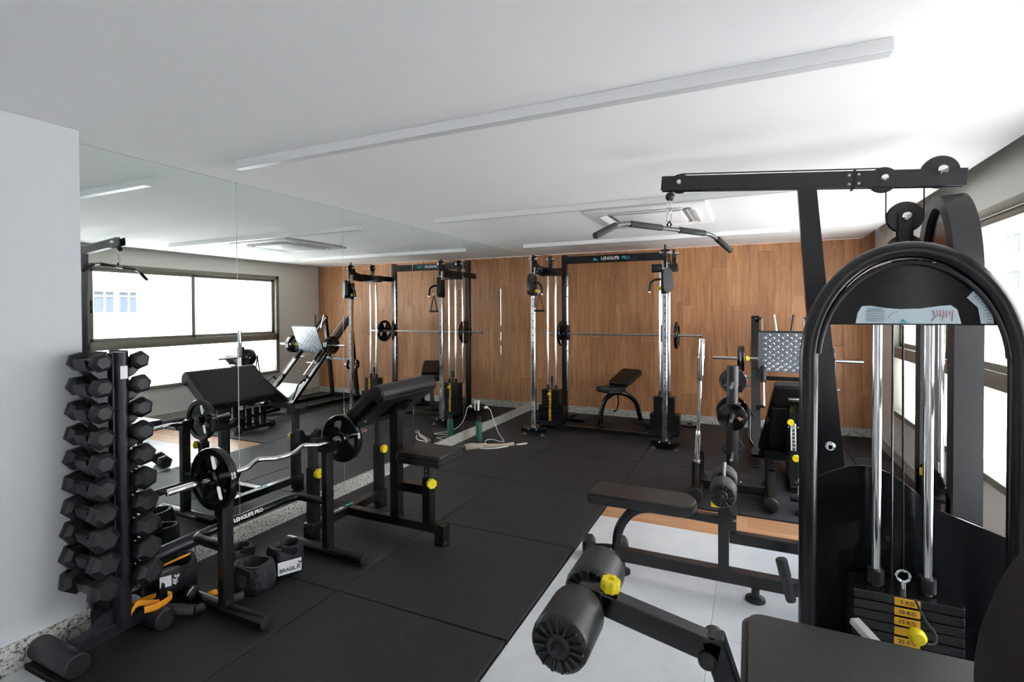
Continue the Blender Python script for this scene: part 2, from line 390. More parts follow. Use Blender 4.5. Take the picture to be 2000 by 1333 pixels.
for j in range(6):
    y1 = 3.80 - 1.2 * j; y0 = max(YB, y1 - 1.2)
    for (xa, xb) in ((0.235, 1.16), (1.16, 2.06), (2.06, 2.958), (2.958, 3.858), (3.858, 4.478)):
        if xb < 2.08 and y1 > 1.11:
            if y0 >= 1.1: continue
            yy1 = 1.106
        else: yy1 = y1
        if xa == 2.06 and y0 > 1.1: xa2 = 2.099
        elif xa == 2.06 and y1 > 1.11: xa2 = 2.099
        else: xa2 = xa
        if yy1 - y0 > .05: slab('floor_tile', xa2, xb, y0, yy1, TZ, .02, 'tile', gap=.002, bev=.0006)
slab('floor_tile', 2.06, 2.0985, YB + .01, 1.10, TZ - .0002, .02, 'tile', gap=.002, bev=.0006)

# mirror panels
mi = thing('wall_mirror', 'frameless floor-to-ceiling gym mirror of tall panels above a granite baseboard', 'mirror', (0, 1.36, .105))
ys = [1.36, 2.338, 3.324, 4.308, 5.323, 6.35, D - .015]
for a, c in zip(ys, ys[1:]):
    obj('mirror_panel', B().box((-.002, (a + c) / 2, (.105 + H - .004) / 2), (.006, c - a - .003, H - .004 - .105), bev=.0012, seg=1), 'mirror', mi)
obj('backing', B().box((-.0065, (1.36 + D) / 2, 1.26), (.002, D - 1.38, 2.3)), 'white', mi)

# ceiling light bars, air conditioner
def lightbar(y, x0, x1, label):
    t = thing('ceiling_light', label, 'light', ((x0 + x1) / 2, y, H), group=None)
    obj('housing', B().box(((x0 + x1) / 2, y + .025, H - .0225), (x1 - x0, .05, .045), bev=.0015, seg=1), 'lamp', t)
    obj('diffuser', B().box(((x0 + x1) / 2, y + .025, H - .0455), (x1 - x0 - .01, .044, .002)), 'diffuser', t)
lightbar(2.005, .431, 3.545, 'long white linear ceiling light nearest the camera')
lightbar(4.038, .448, 3.55, 'long white linear ceiling light in the middle, beside the air conditioner')
lightbar(6.141, .43, 3.52, 'long white linear ceiling light farthest away, near the wooden wall')
ac = thing('air_conditioner', 'white square ceiling cassette air conditioner behind the pulldown bar', 'air conditioner', (2.31, 4.82, H))
obj('panel', B().box((2.31, 4.82, H - .012), (1.0, 1.0, .022), bev=.008), 'white', ac)
obj('grille', B().box((2.31, 4.82, H - .03), (.58, .58, .016), bev=.007), 'white', ac)
for k in range(4):
    a = k * PI / 2; R = Matrix.Rotation(a, 4, 'Z'); c = Vector((2.31, 4.82, H - .026)) + R @ Vector((.375, 0, 0))
    obj('louvre', B().box(c, (.075, .62, .01), rot=(0, math.radians(14), a), bev=.003), 'white', ac)
    c2 = Vector((2.31, 4.82, H - .0245)) + R @ Vector((.318, 0, 0))
    obj('air_slot', B().box(c2, (.03, .64, .004), rot=(0, 0, a)), 'slot', ac)
obj('sensor', B().lathe((2.66, 4.47, H - .024), (0, 0, -1), [(0.03, 0), (.028, .006), (0, .007)]), 'slot', ac)

# ------------------------------------------------------------------ building across the street
bd = thing('apartment_building', 'white apartment building across the street, seen through the windows', 'building', (13.2, 12, -12))
obj('wall', B().box((14.2, 12, 0), (2, 60, 24)), 'facade', bd)
for (yy, zz, w, h) in [(8.1, 1.85, .46, .6), (8.71, 1.85, .42, .6)] + [(28.45, z + 4.3, 1.15, .8) for z in (-4.5, -1.55, 0, 1.5)] + [(24, z + 4.3, 1.15, .8) for z in (-4.5, -1.55, 0, 1.5)] + [(y, z, .9, .9) for y in (-14, -8, 14.5, 18) for z in (-4.5, -1.3, 1.9, 5.1)]:
    o = obj('window', B().box((13.19, yy, zz), (.06, w, h)), 'fglass', bd)
    obj('window_frame', B().box((13.15, yy, zz), (.04, .035, h)).box((13.15, yy, zz + h * .28), (.04, w, .035)).box((13.14, yy, zz + h / 2 + .02), (.08, w + .1, .05)).box((13.14, yy, zz - h / 2 - .02), (.1, w + .12, .05)), 'facade', o)

# ------------------------------------------------------------------ shared little builders
def knob(p, ax, r=.026, L=.032, parent=None, m='yellow'):
    p = Vector(p); ax = Vector(ax).normalized()
    obj('adjustment_knob', B().lathe(p, ax, [(0, 0), (r * .92, 0), (r, .004), (r, L - .004), (r * .9, L), (r * .35, L), (r * .33, L - .006), (0, L - .006)], seg=32, ripple=lambda i, rr, h: (1.0 if (i // 2) % 2 else .9) if rr > r * .8 else 1), m, parent)
def roller(p1, p2, r, parent, foam='foam'):
    p1 = Vector(p1); p2 = Vector(p2); ax = (p2 - p1).normalized(); L = (p2 - p1).length
    prof = [(0, .012), (r * .35, .012), (r * .38, .006), (r * .86, 0), (r * .97, .008), (r, .02), (r, L - .02), (r * .97, L - .008), (r * .86, L), (r * .38, L - .006), (0, L - .012)]
    o = obj('foam_roller_pad', B().lathe(p1, ax, prof, seg=60, ripple=lambda i, rr, h: (1 + .035 * math.sin(i * PI / 2)) if r * .8 < rr < r * .9 else 1), foam, parent)
    for q, d in ((p1 + ax * .004, 1), (p2 - ax * .004, -1)):
        obj('pleats', (lambda bb: [bb.box(None, (r * .11, r * .46, .012), bev=.003, seg=1, M=Matrix.Translation(q - ax * d * .004) @ ax.to_track_quat('Z', 'Y').to_matrix().to_4x4() @ Matrix.Rotation(2 * PI * k / 15, 4, 'Z') @ Matrix.Translation((0, r * .66, 0)) @ Matrix.Rotation(.35, 4, 'Y')) for k in range(15)] and bb)(B()), 'matte', o)
        obj('end_cap', B().lathe(q + ax * d * .002, -ax * d, [(r * .42, 0), (r * .42, .008), (r * .34, .013), (r * .2, .013), (r * .17, .024), (r * .1, .03), (0, .031)], seg=24), 'matte', o)
    return o
def plate_bm(R, T, holes=3):
    b = B(); hub = R * .28; rim = R * .76
    b.lathe((0, 0, -T / 2), (0, 0, 1), [(.026, 0), (hub * .85, 0), (hub, T * .15), (hub, T * .3), (hub, T * .7), (hub, T * .85), (hub * .85, T), (.026, T), (.026, 0)], seg=40)
    b.lathe((0, 0, -T / 2), (0, 0, 1), [(rim, T * .25), (rim * 1.03, 0.0), (R * .98, 0), (R, T * .12), (R, T * .88), (R * .98, T), (rim * 1.03, T), (rim, T * .75), (rim, T * .25)], seg=64)
    # three webs leaving three grip openings
    for k in range(3):
        a0 = 2 * PI * k / 3; pts = []
        for s in range(9): a = a0 - .68 + 1.36 * s / 8; pts.append((rim * 1.01 * math.cos(a), rim * 1.01 * math.sin(a), -T * .22))
        for s in range(9): a = a0 + .98 - 1.96 * s / 8; pts.append((hub * .98 * math.cos(a), hub * .98 * math.sin(a), -T * .22))
        b.prism(pts, (0, 0, T * .44))
    return b
PLATE = {}
def plate(loc, axis, R, T, label, group, spin=0.0):
    key = (R, T)
    q = Vector(axis).to_track_quat('Z', 'Y').to_matrix().to_4x4() @ Matrix.Rotation(spin, 4, 'Z')
    if key not in PLATE:
        o = obj('weight_plate', plate_bm(R, T), 'gloss', world=False); PLATE[key] = o; tag(o, label, 'weight plate', group)
    else:
        o = PLATE[key].copy(); COL.objects.link(o); o['label'] = label; o['group'] = group
    o.rotation_euler = q.to_euler(); o.location = loc
    return o
def pulley(c, ax, r, parent, bolt=True):
    c = Vector(c); ax = Vector(ax).normalized(); w = r * .2
    o = obj('pulley', B().lathe(c - ax * w, ax, [(0, 0), (r * .95, 0), (r, .004), (r * .88, w), (r, 2 * w - .004), (r * .95, 2 * w), (r * .62, 2 * w), (r * .58, 2 * w - .004), (r * .4, 2 * w - .004), (r * .38, 2 * w), (0, 2 * w)], seg=36), 'matte', parent)
    if bolt: obj('bolt', B().lathe(c - ax * (w + .05), ax, [(0, 0), (r * .2, .002), (r * .27, .008), (r * .27, 2 * w + .092), (r * .2, 2 * w + .098), (0, 2 * w + .1)], seg=14), 'chrome', o)
    return o
def bolt(p, ax, r, parent): obj('bolt', B().lathe(p, ax, [(r * 1.3, 0), (r * 1.3, r * .2), (r, r * .3), (r, r * .9), (r * .8, r), (0, r)], seg=12), 'chrome', parent)
def pad(poly, vec, parent, name, m='vinyl', bev=.012, label=None):
    b = B(); b.prism(poly, vec); bmesh.ops.remove_doubles(b.bm, verts=b.bm.verts, dist=1e-5)
    es = [e for e in b.bm.edges]; bmesh.ops.bevel(b.bm, geom=[e for e in es if e.calc_face_angle(0) > .9], offset=bev, segments=3, affect='EDGES')
    return obj(name, b, m, parent, ang=50, label=label)
def rrect(cx, cy, w, d, r, n=6, z=0.0):
    P = []
    for sx, sy, a in ((1, 1, 0), (-1, 1, PI / 2), (-1, -1, PI), (1, -1, 1.5 * PI)):
        for k in range(n + 1):
            t = a + PI / 2 * k / n; P.append((cx + sx * (w / 2 - r) + r * math.cos(t), cy + sy * (d / 2 - r) + r * math.sin(t), z))
    return P
def arch(x0, x1, zb, zt, rad, n=24):           # legs at x0, x1; crown as a flattened half ellipse of height rad
    P = [(x0, zb)]
    for k in range(n + 1):
        a = PI - PI * k / n; P.append(((x0 + x1) / 2 + (x1 - x0) / 2 * math.cos(a), zt - rad + rad * math.sin(a)))
    P.append((x1, zb)); return P

# ------------------------------------------------------------------ cable trainer / smith machine at the back
sm = thing('cable_machine', 'large black cable trainer with chrome columns, barbell and two weight stacks at the wooden wall', 'gym machine', (1.475, 6.3, 0))
BX = ((.68, .765, .78, 1), (2.27, 2.205, 2.17, -1))        # front column x, stack x, rear post x, side
for i, (fx, sx, px_, sg) in enumerate(BX):
    fy = 5.90
    b = B().beam((fx, fy - .01, .06), (fx, 6.95, .06), .06, .06)
    b.box((fx, fy, .075), (.30, .10, .05), bev=.004).box((fx, fy, .045), (.30, .11, .01), bev=.002)
    obj('base_frame', b, 'black', sm)
    for dx in (-.12, .12):
        obj('foot', B().lathe((fx + dx, fy - .02, 0), (0, 0, 1), [(0, 0), (.026, 0), (.026, .006), (.007, .012), (.006, .045), (0, .045)]), 'steel', sm)
        bolt((fx + dx * .45, fy - .052, .075), (0, -1, 0), .009, sm)
    obj('front_column', B().beam((fx, fy, .08), (fx, fy, 2.1), .055, .055, upv=(1, 0, 0), bev=.008), 'chrome', sm)
    # holes down the chrome column
    b = B()
    for k in range(17): b.cyl((fx - sg * .0, fy - .0282, .35 + .09 * k), (fx, fy - .0272, .35 + .09 * k), .008, seg=12)
    obj('adjustment_holes', b, 'matte', sm, kind='stuff')
    # top gusset, upper arm to the rear post
    b = B(); zt = 2.03
    b.prism([(fx - .012, fy - .035, zt), (fx - .012, fy - .035, 2.24), (fx - .012, fy + .05, 2.24), (fx - .012, fy + .09, 2.15), (fx - .012, fy + .2, 2.12), (fx - .012, 6.5, 2.12), (fx - .012, 6.5, 2.05), (fx - .012, fy + .22, zt - .02)], (.03, 0, 0), bev=.003)
    obj('gusset_plate', b, 'black', sm)
    obj('upper_arm', B().beam((fx, fy + .2, 2.085), (fx, 6.82, 2.085), .07, .08), 'black', sm)
    obj('cross_arm', B().box((sx + .0, 6.32, 2.06), (.30, .07, .10), bev=.006), 'black', sm)
    pulley((fx, fy, 2.20), (1, 0, 0), .055, sm); pulley((fx + .03, 6.42, 2.24), (1, 0, 0), .055, sm)
    for yy, zz in ((fy + .12, 2.09), (fy + .17, 2.09), (fy + .07, 2.05)): bolt((fx + .02, yy, zz), (1, 0, 0), .009, sm)
    obj('pulley_bracket', B().beam((fx + .03, 6.42, 2.11), (fx + .03, 6.42, 2.24), .03, .05, upv=(1, 0, 0)), 'black', sm)
    obj('cable', B().tube([(fx, fy, 2.258), (fx + .03, 6.42, 2.298)], .003, 6), 'matte', sm)
    # sliding pulley carriage
    obj('carriage', B().box((fx, fy, 1.86), (.075, .08, .24), bev=.008), 'matte', sm)
    cx = fx - sg * 0.0
    dxx = 0.0 if i == 0 else -.05
    b = B()
    poly = []
    for (yy, zz, rr, a0, a1) in ((fy - .05, 1.97, .052, 0, PI), (fy - .06, 1.81, .06, PI, 2 * PI)):
        for k in range(9): a = a0 + (a1 - a0) * k / 8; poly.append((fx + dxx - .025, yy + rr * math.cos(a), zz + rr * math.sin(a)))
    R = Matrix.Translation((fx, fy - .04, 0)) @ Matrix.Rotation((PI / 2 + .5) if i else -.35, 4, 'Z') @ Matrix.Translation((-fx, -fy + .04, 0))
    b.prism([R @ Vector(p) for p in poly], R.to_3x3() @ Vector((.05, 0, 0)), bev=.004); obj('swivel_pulley_housing', b, 'matte', sm)
    knob((fx + (.04 if i == 0 else -.04), fy - .03, 1.80), (1 if i == 0 else -1, -.4, 0), .022, .03, sm)
    hx = fx + (.05 if i == 0 else -.06); d = 1 if i == 0 else -1
    obj('grab_handle', B().tube([(hx - d * .02, fy - .05, 1.90), (hx + d * .04, fy - .07, 1.90), (hx + d * .085, fy - .08, 1.86), (hx + d * .095, fy - .08, 1.76)], .014, 12, fil=.03), 'black', sm)
    obj('handle_tip', B().cyl((hx + d * .095, fy - .08, 1.752), (hx + d * .095, fy - .08, 1.762), .0142), 'chrome', sm)
    # guide rods and stack
    for dx in (-.055, .055):
        obj('guide_rod', B().cyl((sx + dx, 6.32, .12), (sx + dx, 6.32, 2.02), .013, seg=14), 'chrome', sm)
        obj('rod_collar', B().cyl((sx + dx, 6.32, .52), (sx + dx, 6.32, .58), .02, seg=14), 'matte', sm)
    for k in range(7): obj('stack_plate', B().box((sx, 6.32, .332 + k * .029), (.24, .14, .027), bev=.003, seg=1), 'black', sm)
    for k in range(7): obj('stack_plate', B().box((sx + .01, 6.32, .128 + k * .029), (.345, .16, .027), bev=.003, seg=1), 'black', sm)
    for k in range(14): obj('number_label', B().box((sx + (0.0 if i == 0 else .03), 6.246 if k > 6 else 6.237, .13 + k * .0291), (.03, .004, .02), bev=.001, seg=1), 'amber', sm)
    obj('stack_base', B().box((sx, 6.32, .09), (.34, .22, .05), bev=.005).box((sx, 6.32, .05), (.1, .22, .06), bev=.005), 'black', sm)
    if i == 0: knob((sx, 6.235, .47), (0, -1, 0), .02, .035, sm)
    obj('stack_shackle', B().tube([(sx, 6.32, .53), (sx, 6.32, .66)], .012, 10).box((sx, 6.32, .65), (.03, .03, .08), bev=.005), 'matte', sm)
    # rear post with hook pegs and bar rod
    obj('rear_post', B().beam((px_, 6.80, .03), (px_, 6.80, 2.33), .065, .07, upv=(1, 0, 0), bev=.005), 'black', sm)
    obj('rear_foot', B().box((px_, 6.93, .045), (.12, .36, .05), bev=.005).box((px_ + sg * .12, 6.80, .03), (.3, .06, .05), bev=.005), 'black', sm)
    rx = px_ + sg * .06
    obj('bar_rail', B().cyl((rx, 6.74, .45), (rx, 6.74, 2.05), .0125, seg=14), 'chrome', sm)
    b = B()
    for k in range(8): b.cyl((rx - .015, 6.71, .85 + k * .15), (rx + sg * .05, 6.71, .85 + k * .15), .006, seg=8)
    obj('hook_pegs', b, 'steel', sm, kind='stuff')
    obj('bar_carriage', B().box((rx, 6.74, 1.25), (.05, .06, .2), bev=.01).prism([(rx - .02, 6.70, 1.27), (rx - .02, 6.64, 1.20), (rx - .02, 6.70, 1.36)], (.04, 0, 0)), 'matte', sm)
    obj('top_hook', B().tube([(rx, 6.74, 2.04), (rx + sg * .02, 6.70, 2.07), (rx + sg * .04, 6.70, 2.03)], .007, 8, fil=.02), 'chrome', sm)
obj('top_beam', B().beam((.80, 6.80, 2.255), (2.16, 6.80, 2.255), .06, .10, upv=(0, 0, 1)), 'black', sm)
text('LENGLIFE', .058, (1.43, 6.768, 2.258), (1, 0, 0), (0, -1, 0), 'wprint', sm, bold=.002)
text('PRO', .058, (1.64, 6.768, 2.258), (1, 0, 0), (0, -1, 0), 'teal', sm, bold=.0015)
obj('mountain_logo', B().prism([(1.19, 6.7695, 2.235), (1.215, 6.7695, 2.275), (1.23, 6.7695, 2.255), (1.245, 6.7695, 2.262), (1.265, 6.7695, 2.235)], (0, -.001, 0)), 'teal', sm)
obj('base_crossbar', B().beam((.70, 6.23, .055), (2.25, 6.23, .055), .06, .05), 'black', sm)
obj('top_spindle', B().cyl((2.27, 5.9, 2.2), (2.27, 5.9, 2.29), .01).box((2.27, 5.9, 2.22), (.09, .03, .03), bev=.005), 'matte', sm)
obj('barbell', B().cyl((.485, 6.70, 1.238), (2.60, 6.70, 1.238), .0125, seg=16).cyl((.485, 6.70, 1.238), (.66, 6.70, 1.238), .0165, seg=16).cyl((2.3, 6.70, 1.238), (2.60, 6.70, 1.238), .0165, seg=16), 'steel', sm)
# D handle on the left cable
hx, hy = .775, 5.86
obj('handle_cable', B().tube([(hx, hy, 2.06), (hx, hy, 1.81)], .003, 6), 'matte', sm)
st = thing('triangle_grip', 'black triangular cable grip hanging beside the left chrome column', 'handle', (hx, hy, 1.56))
obj('strap', B().tube([(hx - .055, hy, 1.56), (hx - .006, hy, 1.76), (hx + .006, hy, 1.76), (hx + .055, hy, 1.56)], .011, 8, flat=((0, 1, 0), .45)), 'matte', st)
obj('grip', B().cyl((hx - .065, hy, 1.555), (hx + .065, hy, 1.555), .014), 'matte', st)
obj('clip', B().tube([(hx, hy, 1.81), (hx + .01, hy, 1.79), (hx, hy, 1.765), (hx - .01, hy, 1.79)], .004, 8, closed=True), 'chrome', st)
plate((.775, 6.70, 1.238), (1, 0, 0), .175, .035, 'black weight plate on the left end of the wall-side barbell', 'plates on the cable machine barbell')
plate((2.30, 6.70, 1.238), (1, 0, 0), .175, .035, 'black weight plate on the right end of the wall-side barbell', 'plates on the cable machine barbell', .5)

# adjustable bench inside it
bn = thing('adjustable_bench', 'black adjustable exercise bench with curved legs inside the cable machine', 'bench', (1.55, 6.75, 0))
obj('front_leg', B().tube([(1.33, 6.63, .02), (1.335, 6.64, .2), (1.38, 6.68, .38), (1.50, 6.72, .46)], .032, 12, fil=.12), 'black', bn)
obj('rear_leg', B().tube([(1.42, 6.70, .45), (1.60, 6.80, .46), (1.74, 6.95, .34), (1.79, 7.05, .02)], .032, 12, fil=.16), 'black', bn)
obj('foot', B().cyl((1.26, 6.70, .03), (1.42, 6.56, .03), .03), 'matte', bn); obj('foot', B().cyl((1.68, 7.10, .03), (1.92, 6.96, .03), .03), 'matte', bn)
obj('adjuster_hook', B().tube([(1.56, 6.66, .44), (1.57, 6.66, .34), (1.54, 6.66, .24), (1.50, 6.66, .22)], .01, 8, fil=.04), 'black', bn)
def slabpad(p, q, w0, w1, th, name, parent, m='vinyl', side=None):     # padded board between two end points, tapered
    p = Vector(p); q = Vector(q); d = (q - p).normalized(); s = Vector(side) if side else Vector((0, 0, 1)).cross(d).normalized(); n = d.cross(s).normalized()
    poly = []
    L = (q - p).length; r = .04
    for (t, w) in ((r, w0), (L - r, w1)):
        pass
    pts = []
    for k in range(5): a = PI + PI / 2 * k / 4; pts.append((-w0 / 2 + r + r * math.cos(a), r + r * math.sin(a)))
    for k in range(5): a = 1.5 * PI + PI / 2 * k / 4; pts.append((w0 / 2 - r + r * math.cos(a), r + r * math.sin(a)))
    for k in range(5): a = PI / 2 * k / 4; pts.append((w1 / 2 - r + r * math.cos(a), L - r + r * math.sin(a)))
    for k in range(5): a = PI / 2 + PI / 2 * k / 4; pts.append((-w1 / 2 + r + r * math.cos(a), L - r + r * math.sin(a)))
    poly = [p + s * a + d * c - n * th / 2 for a, c in pts]
    return pad(poly, n * th, parent, name, m)
slabpad((1.50, 6.84, .545), (1.655, 7.17, .71), .30, .32, .07, 'back_pad', bn)
slabpad((1.36, 6.62, .50), (1.53, 6.86, .50), .30, .30, .07, 'seat_pad', bn)
obj('pad_frame', B().beam((1.42, 6.70, .455), (1.60, 6.93, .47), .05, .04), 'steel', bn)
one('weight_plate_on_floor', B().lathe((2.40, 7.22, 0), (0, 0, 1), [(.03, 0), (.14, 0), (.148, .006), (.148, .024), (.14, .03), (.11, .026), (.06, .02), (.03, .03), (.03, 0)], seg=40), 'gloss', 'black weight plate lying flat on the floor by the granite baseboard', 'weight plate', loc=(2.40, 7.22, 0)).name = 'weight_plate'

# ------------------------------------------------------------------ leg press
lp = thing('leg_press', 'black inclined leg press with diamond-pattern foot plate and chrome guide rails', 'gym machine', (3.48, 6.1, 0))
XL, XR = 3.19, 3.77
dy, dz = (6.90 - 5.58), (1.47 - .13)
for xx in (XL, XR):
    obj('rail', B().beam((xx, 5.56, .11), (xx, 6.90, 1.47), .05, .09, upv=(1, 0, 0)), 'black', lp)
    s = .075 if xx == XL else -.075
    obj('chrome_rail', B().cyl((xx + s, 5.92, .545), (xx + s, 6.82, 1.45), .016, seg=16), 'chrome', lp)
    for t in (0.0, 1.0):
        yy, zz = (5.92, .545) if t == 0 else (6.82, 1.45)
        obj('rail_bracket', B().beam((xx, yy, zz), (xx + s, yy, zz), .03, .03), 'black', lp)
    sg = -1 if xx == XL else 1
    obj('side_handle', B().tube([(xx + sg * .03, 5.60, .22), (xx + sg * .06, 5.60, .26), (xx + sg * .06, 5.68, .44), (xx + sg * .06, 5.82, .52), (xx + sg * .03, 5.84, .47)], .014, 12, fil=.05), 'black', lp)
    obj('rear_post', B().beam((xx, 7.05, .03), (xx, 6.88, 1.46), .06, .06, upv=(1, 0, 0)), 'black', lp)
    obj('base_beam', B().beam((xx, 5.56, .045), (xx, 7.1, .045), .06, .06), 'black', lp)
    obj('foot', B().lathe((xx, 5.58, 0), (0, 0, 1), [(0, 0), (.035, 0), (.035, .012), (.012, .02), (.012, .04), (0, .04)]), 'matte', lp)
    obj('safety_stop', B().cyl((xx + sg * .09, 6.35, .80), (xx - sg * .07, 6.35, .80), .012), 'steel', lp)
    bolt((xx + sg * .09, 6.35, .80), (sg, 0, 0), .017, lp)
    knob((xx + sg * .03, 6.55, 1.05), (sg, 0, 0), .018, .02, lp)
for (yy, zz) in ((5.62, .13), (7.05, .05)): obj('crossbar', B().beam((XL - .02, yy, zz), (XR + .02, yy, zz), .06, .09), 'black', lp)
obj('rear_crossbar', B().beam((XL, 6.97, .72), (XR, 6.97, .72), .05, .05), 'black', lp)
# carriage with foot plate: plane tilted, top edge towards the user
n = Vector((0, -.93, -.36)); u = Vector((0, -.36, .93)); c0 = Vector((3.48, 6.205, 1.09))
def fp(a, bb, off=0): return c0 + Vector((a, 0, 0)) + u * bb - n * off
obj('foot_plate', B().prism([fp(-.265, -.19), (fp(-.225, -.235)), fp(.225, -.235), fp(.265, -.19), fp(.265, .235), fp(-.265, .235)], -n * .006), 'alum', lp)
b = B(); ku = .082
for i in range(7):
    for j in range(7):
        for par in (0,):
            a = -.246 + i * ku; bb = -.205 + j * .068
            if abs(a) > .25: continue
            for (da, db, ang) in ((0, 0, 1), (ku / 2, .034, 1)):
                if abs(a + da) > .245 or abs(bb + db) > .225 or (bb + db < -.17 and abs(a + da) > .21): continue
                ctr = fp(a + da, bb + db, -.0025)
                x = (Vector((1, 0, 0)) * math.cos(.6) + u * math.sin(.6) * ang).normalized(); y = n.cross(x)
                M = Matrix((x, y, n)).transposed().to_4x4(); M.translation = ctr
                b.box(None, (.037, .027, .007), bev=.003, seg=1, M=M)
obj('diamond_treads', b, mat('tread_metal', (.86, .88, .92), .22, .9), lp, kind='stuff')
obj('foot_plate_frame', B().beam(fp(-.26, .238, .02), fp(.26, .238, .02), .03, .02).beam(fp(-.2, -.2, .03), fp(-.2, .2, .03), .04, .04).beam(fp(.2, -.2, .03), fp(.2, .2, .03), .04, .04), 'black', lp)
obj('carriage_axle', B().cyl((2.752, 6.285, 1.01), (4.195, 6.285, 1.01), .0165, seg=16), 'steel', lp)
for xx, s in ((3.095, -1), (3.84, 1)):
    obj('axle_collar', B().lathe((xx, 6.285, 1.01), (-s, 0, 0), [(.017, 0), (.03, 0), (.03, .02), (.022, .02), (.022, .035), (.017, .035)]), 'yellow', lp)
for dx in (-.075, .075):
    obj('carriage_grip', B().cyl((3.475 + dx * .9, 6.42, 1.28), (3.475 + dx * 1.3, 6.46, 1.50), .012), 'matte' if dx > 0 else 'steel', lp)
for xx, s in ((XL, -1), (XR, 1)):
    obj('storage_peg', B().cyl((xx, 6.72, 1.00 - .35), (xx + s * .28, 6.72, .65), .012), 'steel', lp)
    obj('linear_bearing', B().cyl((xx - s * .075, 6.14, .78), (xx - s * .075, 6.34, .98), .03), 'matte', lp)
# back rest, seat, adjusting post
def quadpad(name, a, bq, wa, wb, th, m, parent):
    a = Vector(a); bq = Vector(bq); d = (bq - a).normalized(); s = Vector((1, 0, 0)); nn = d.cross(s).normalized(); r = .035
    P = [a - s * wa / 2, a + s * wa / 2, bq + s * (wb / 2), bq - s * (wb / 2)]
    return pad([p - nn * th / 2 for p in P], nn * th, parent, name, m, bev=.016)
quadpad('lower_back_pad', (3.475, 5.56, .20), (3.475, 5.17, .58), .54, .42, .07, 'vinyl', lp)
quadpad('upper_back_pad', (3.475, 5.16, .59), (3.475, 4.84, .93), .415, .31, .075, 'vinyl', lp)
quadpad('seat_pad', (3.475, 5.62, .215), (3.475, 5.90, .40), .46, .46, .06, 'grey', lp)
obj('back_board', B().beam((3.475, 5.42, .27), (3.475, 4.98, .70), .34, .012, upv=(0, 1, 1)), 'matte', lp)
obj('back_support', B().beam((3.475, 5.5, .18), (3.475, 4.92, .76), .075, .045, upv=(0, 1, 1)), 'black', lp)
obj('support_tip', B().box((3.475, 4.86, .80), (.1, .03, .025), rot=(-.8, 0, 0), bev=.005), 'steel', lp)
for dx in (-.07, .07):
    for t in (.12, .34): bolt((3.475 + dx, 4.96 + t * .55, .74 - t * .55), (0, -.7, -.7), .009, lp)
obj('adjusting_post', B().beam((3.475, 4.93, .0), (3.475, 4.99, .34), .065, .065), 'black', lp)
obj('adjusting_bar', B().beam((3.475, 4.99, .30), (3.475, 5.06, .56), .04, .045), 'steel', lp)
b = B()
for k in range(6): b.cyl((3.475, 4.966 + k * .009, .36 + k * .03), (3.475, 4.962 + k * .009, .36 + k * .03), .009, seg=12)
obj('adjustment_holes', b, 'matte', lp, kind='stuff')
knob((3.49, 4.955, .285), (0, -1, 0), .032, .02, lp); knob((3.45, 4.99, .585), (0, -1, 0), .028, .03, lp)
for dx in (-.035, .035): bolt((3.475 + dx, 4.96, .10), (dx, -.01, 0), .01, lp); bolt((3.475 + dx, 5.04, .53), (dx, -.01, 0), .01, lp)
obj('post_base_beam', B().beam((3.475, 4.9, .03), (3.475, 5.62, .05), .06, .05), 'black', lp)
for xx, tt, w in ((3.022, .0, 'left side, outer'), (3.060, .0, 'left side, inner'), (3.875, 0, 'right side, inner'), (3.912, 0, 'right side, outer')):
    plate((xx, 6.285, 1.01), (1, 0, 0), .145, .034, 'black weight plate on the leg press axle, %s' % w, 'plates on the leg press')
plate((3.04, 6.72, .66), (1, 0, 0), .10, .028, 'small black weight plate on the left storage peg of the leg press', 'plates on the leg press', .4)
plate((2.93, 6.72, .66), (1, 0, 0), .085, .028, 'smallest black weight plate at the tip of the leg press storage peg', 'plates on the leg press', .9)

# ------------------------------------------------------------------ plate tree with bar holders
tr = thing('plate_tree', 'black plate tree with round feet and two rows of upright bar holders', 'weight rack', (3.0, 4.6, 0))
obj('post', B().cyl((3.0, 4.62, .05), (3.0, 4.62, 1.09), .046, seg=24, bev=.004), 'matte', tr)
for xx in (2.735, 3.28):
    obj('side_beam', B().beam((xx, 4.36, .055), (xx, 4.85, .055), .07, .05), 'matte', tr)
    for yy in (4.36, 4.86): obj('round_foot', B().cyl((xx, yy - .03, .055), (xx, yy + .03, .055), .054, seg=20, bev=.005), 'matte', tr)
    for k in range(4): obj('bar_holder', B().lathe((xx, 4.42 + k * .107, .06), (0, 0, 1), [(0, 0), (.034, 0), (.034, .246), (.029, .246), (.029, .1), (0, .1)], seg=20), 'black', tr)
obj('cross_beam', B().beam((2.735, 4.66, .06), (3.28, 4.66, .06), .06, .07), 'matte', tr)
bolt((3.06, 4.62, .12), (1, 0, 0), .012, tr)
for zz in (.95, .69, .37):
    obj('horn', B().cyl((3.0, 4.30 if zz != .37 else 4.36, zz), (3.0, 4.88, zz), .0125, seg=14), 'steel', tr)
for (yy, zz, R, T, w, sp) in ((4.72, .95, .108, .03, 'black weight plate at the top of the plate tree, behind its post', .3), (4.755, .945, .108, .03, 'second black weight plate at the top of the plate tree, behind the first', .8),
        (4.50, .685, .112, .035, 'black weight plate in front of the plate tree post at mid height', .9), (4.72, .69, .13, .035, 'larger black weight plate behind the plate tree post at mid height', .1), (4.72, .37, .09, .03, 'lowest black weight plate on the plate tree', .5), (4.76, .37, .09, .03, 'second lowest black weight plate, behind the lowest on the plate tree', .2)):
    plate((3.0, yy, zz), (0, -1, 0), R, T, w, 'plates on the plate tree', sp)
ro = thing('rope_strap', 'dark rope strap hanging from the top horn of the plate tree', 'strap', (3.0, 4.87, .72))
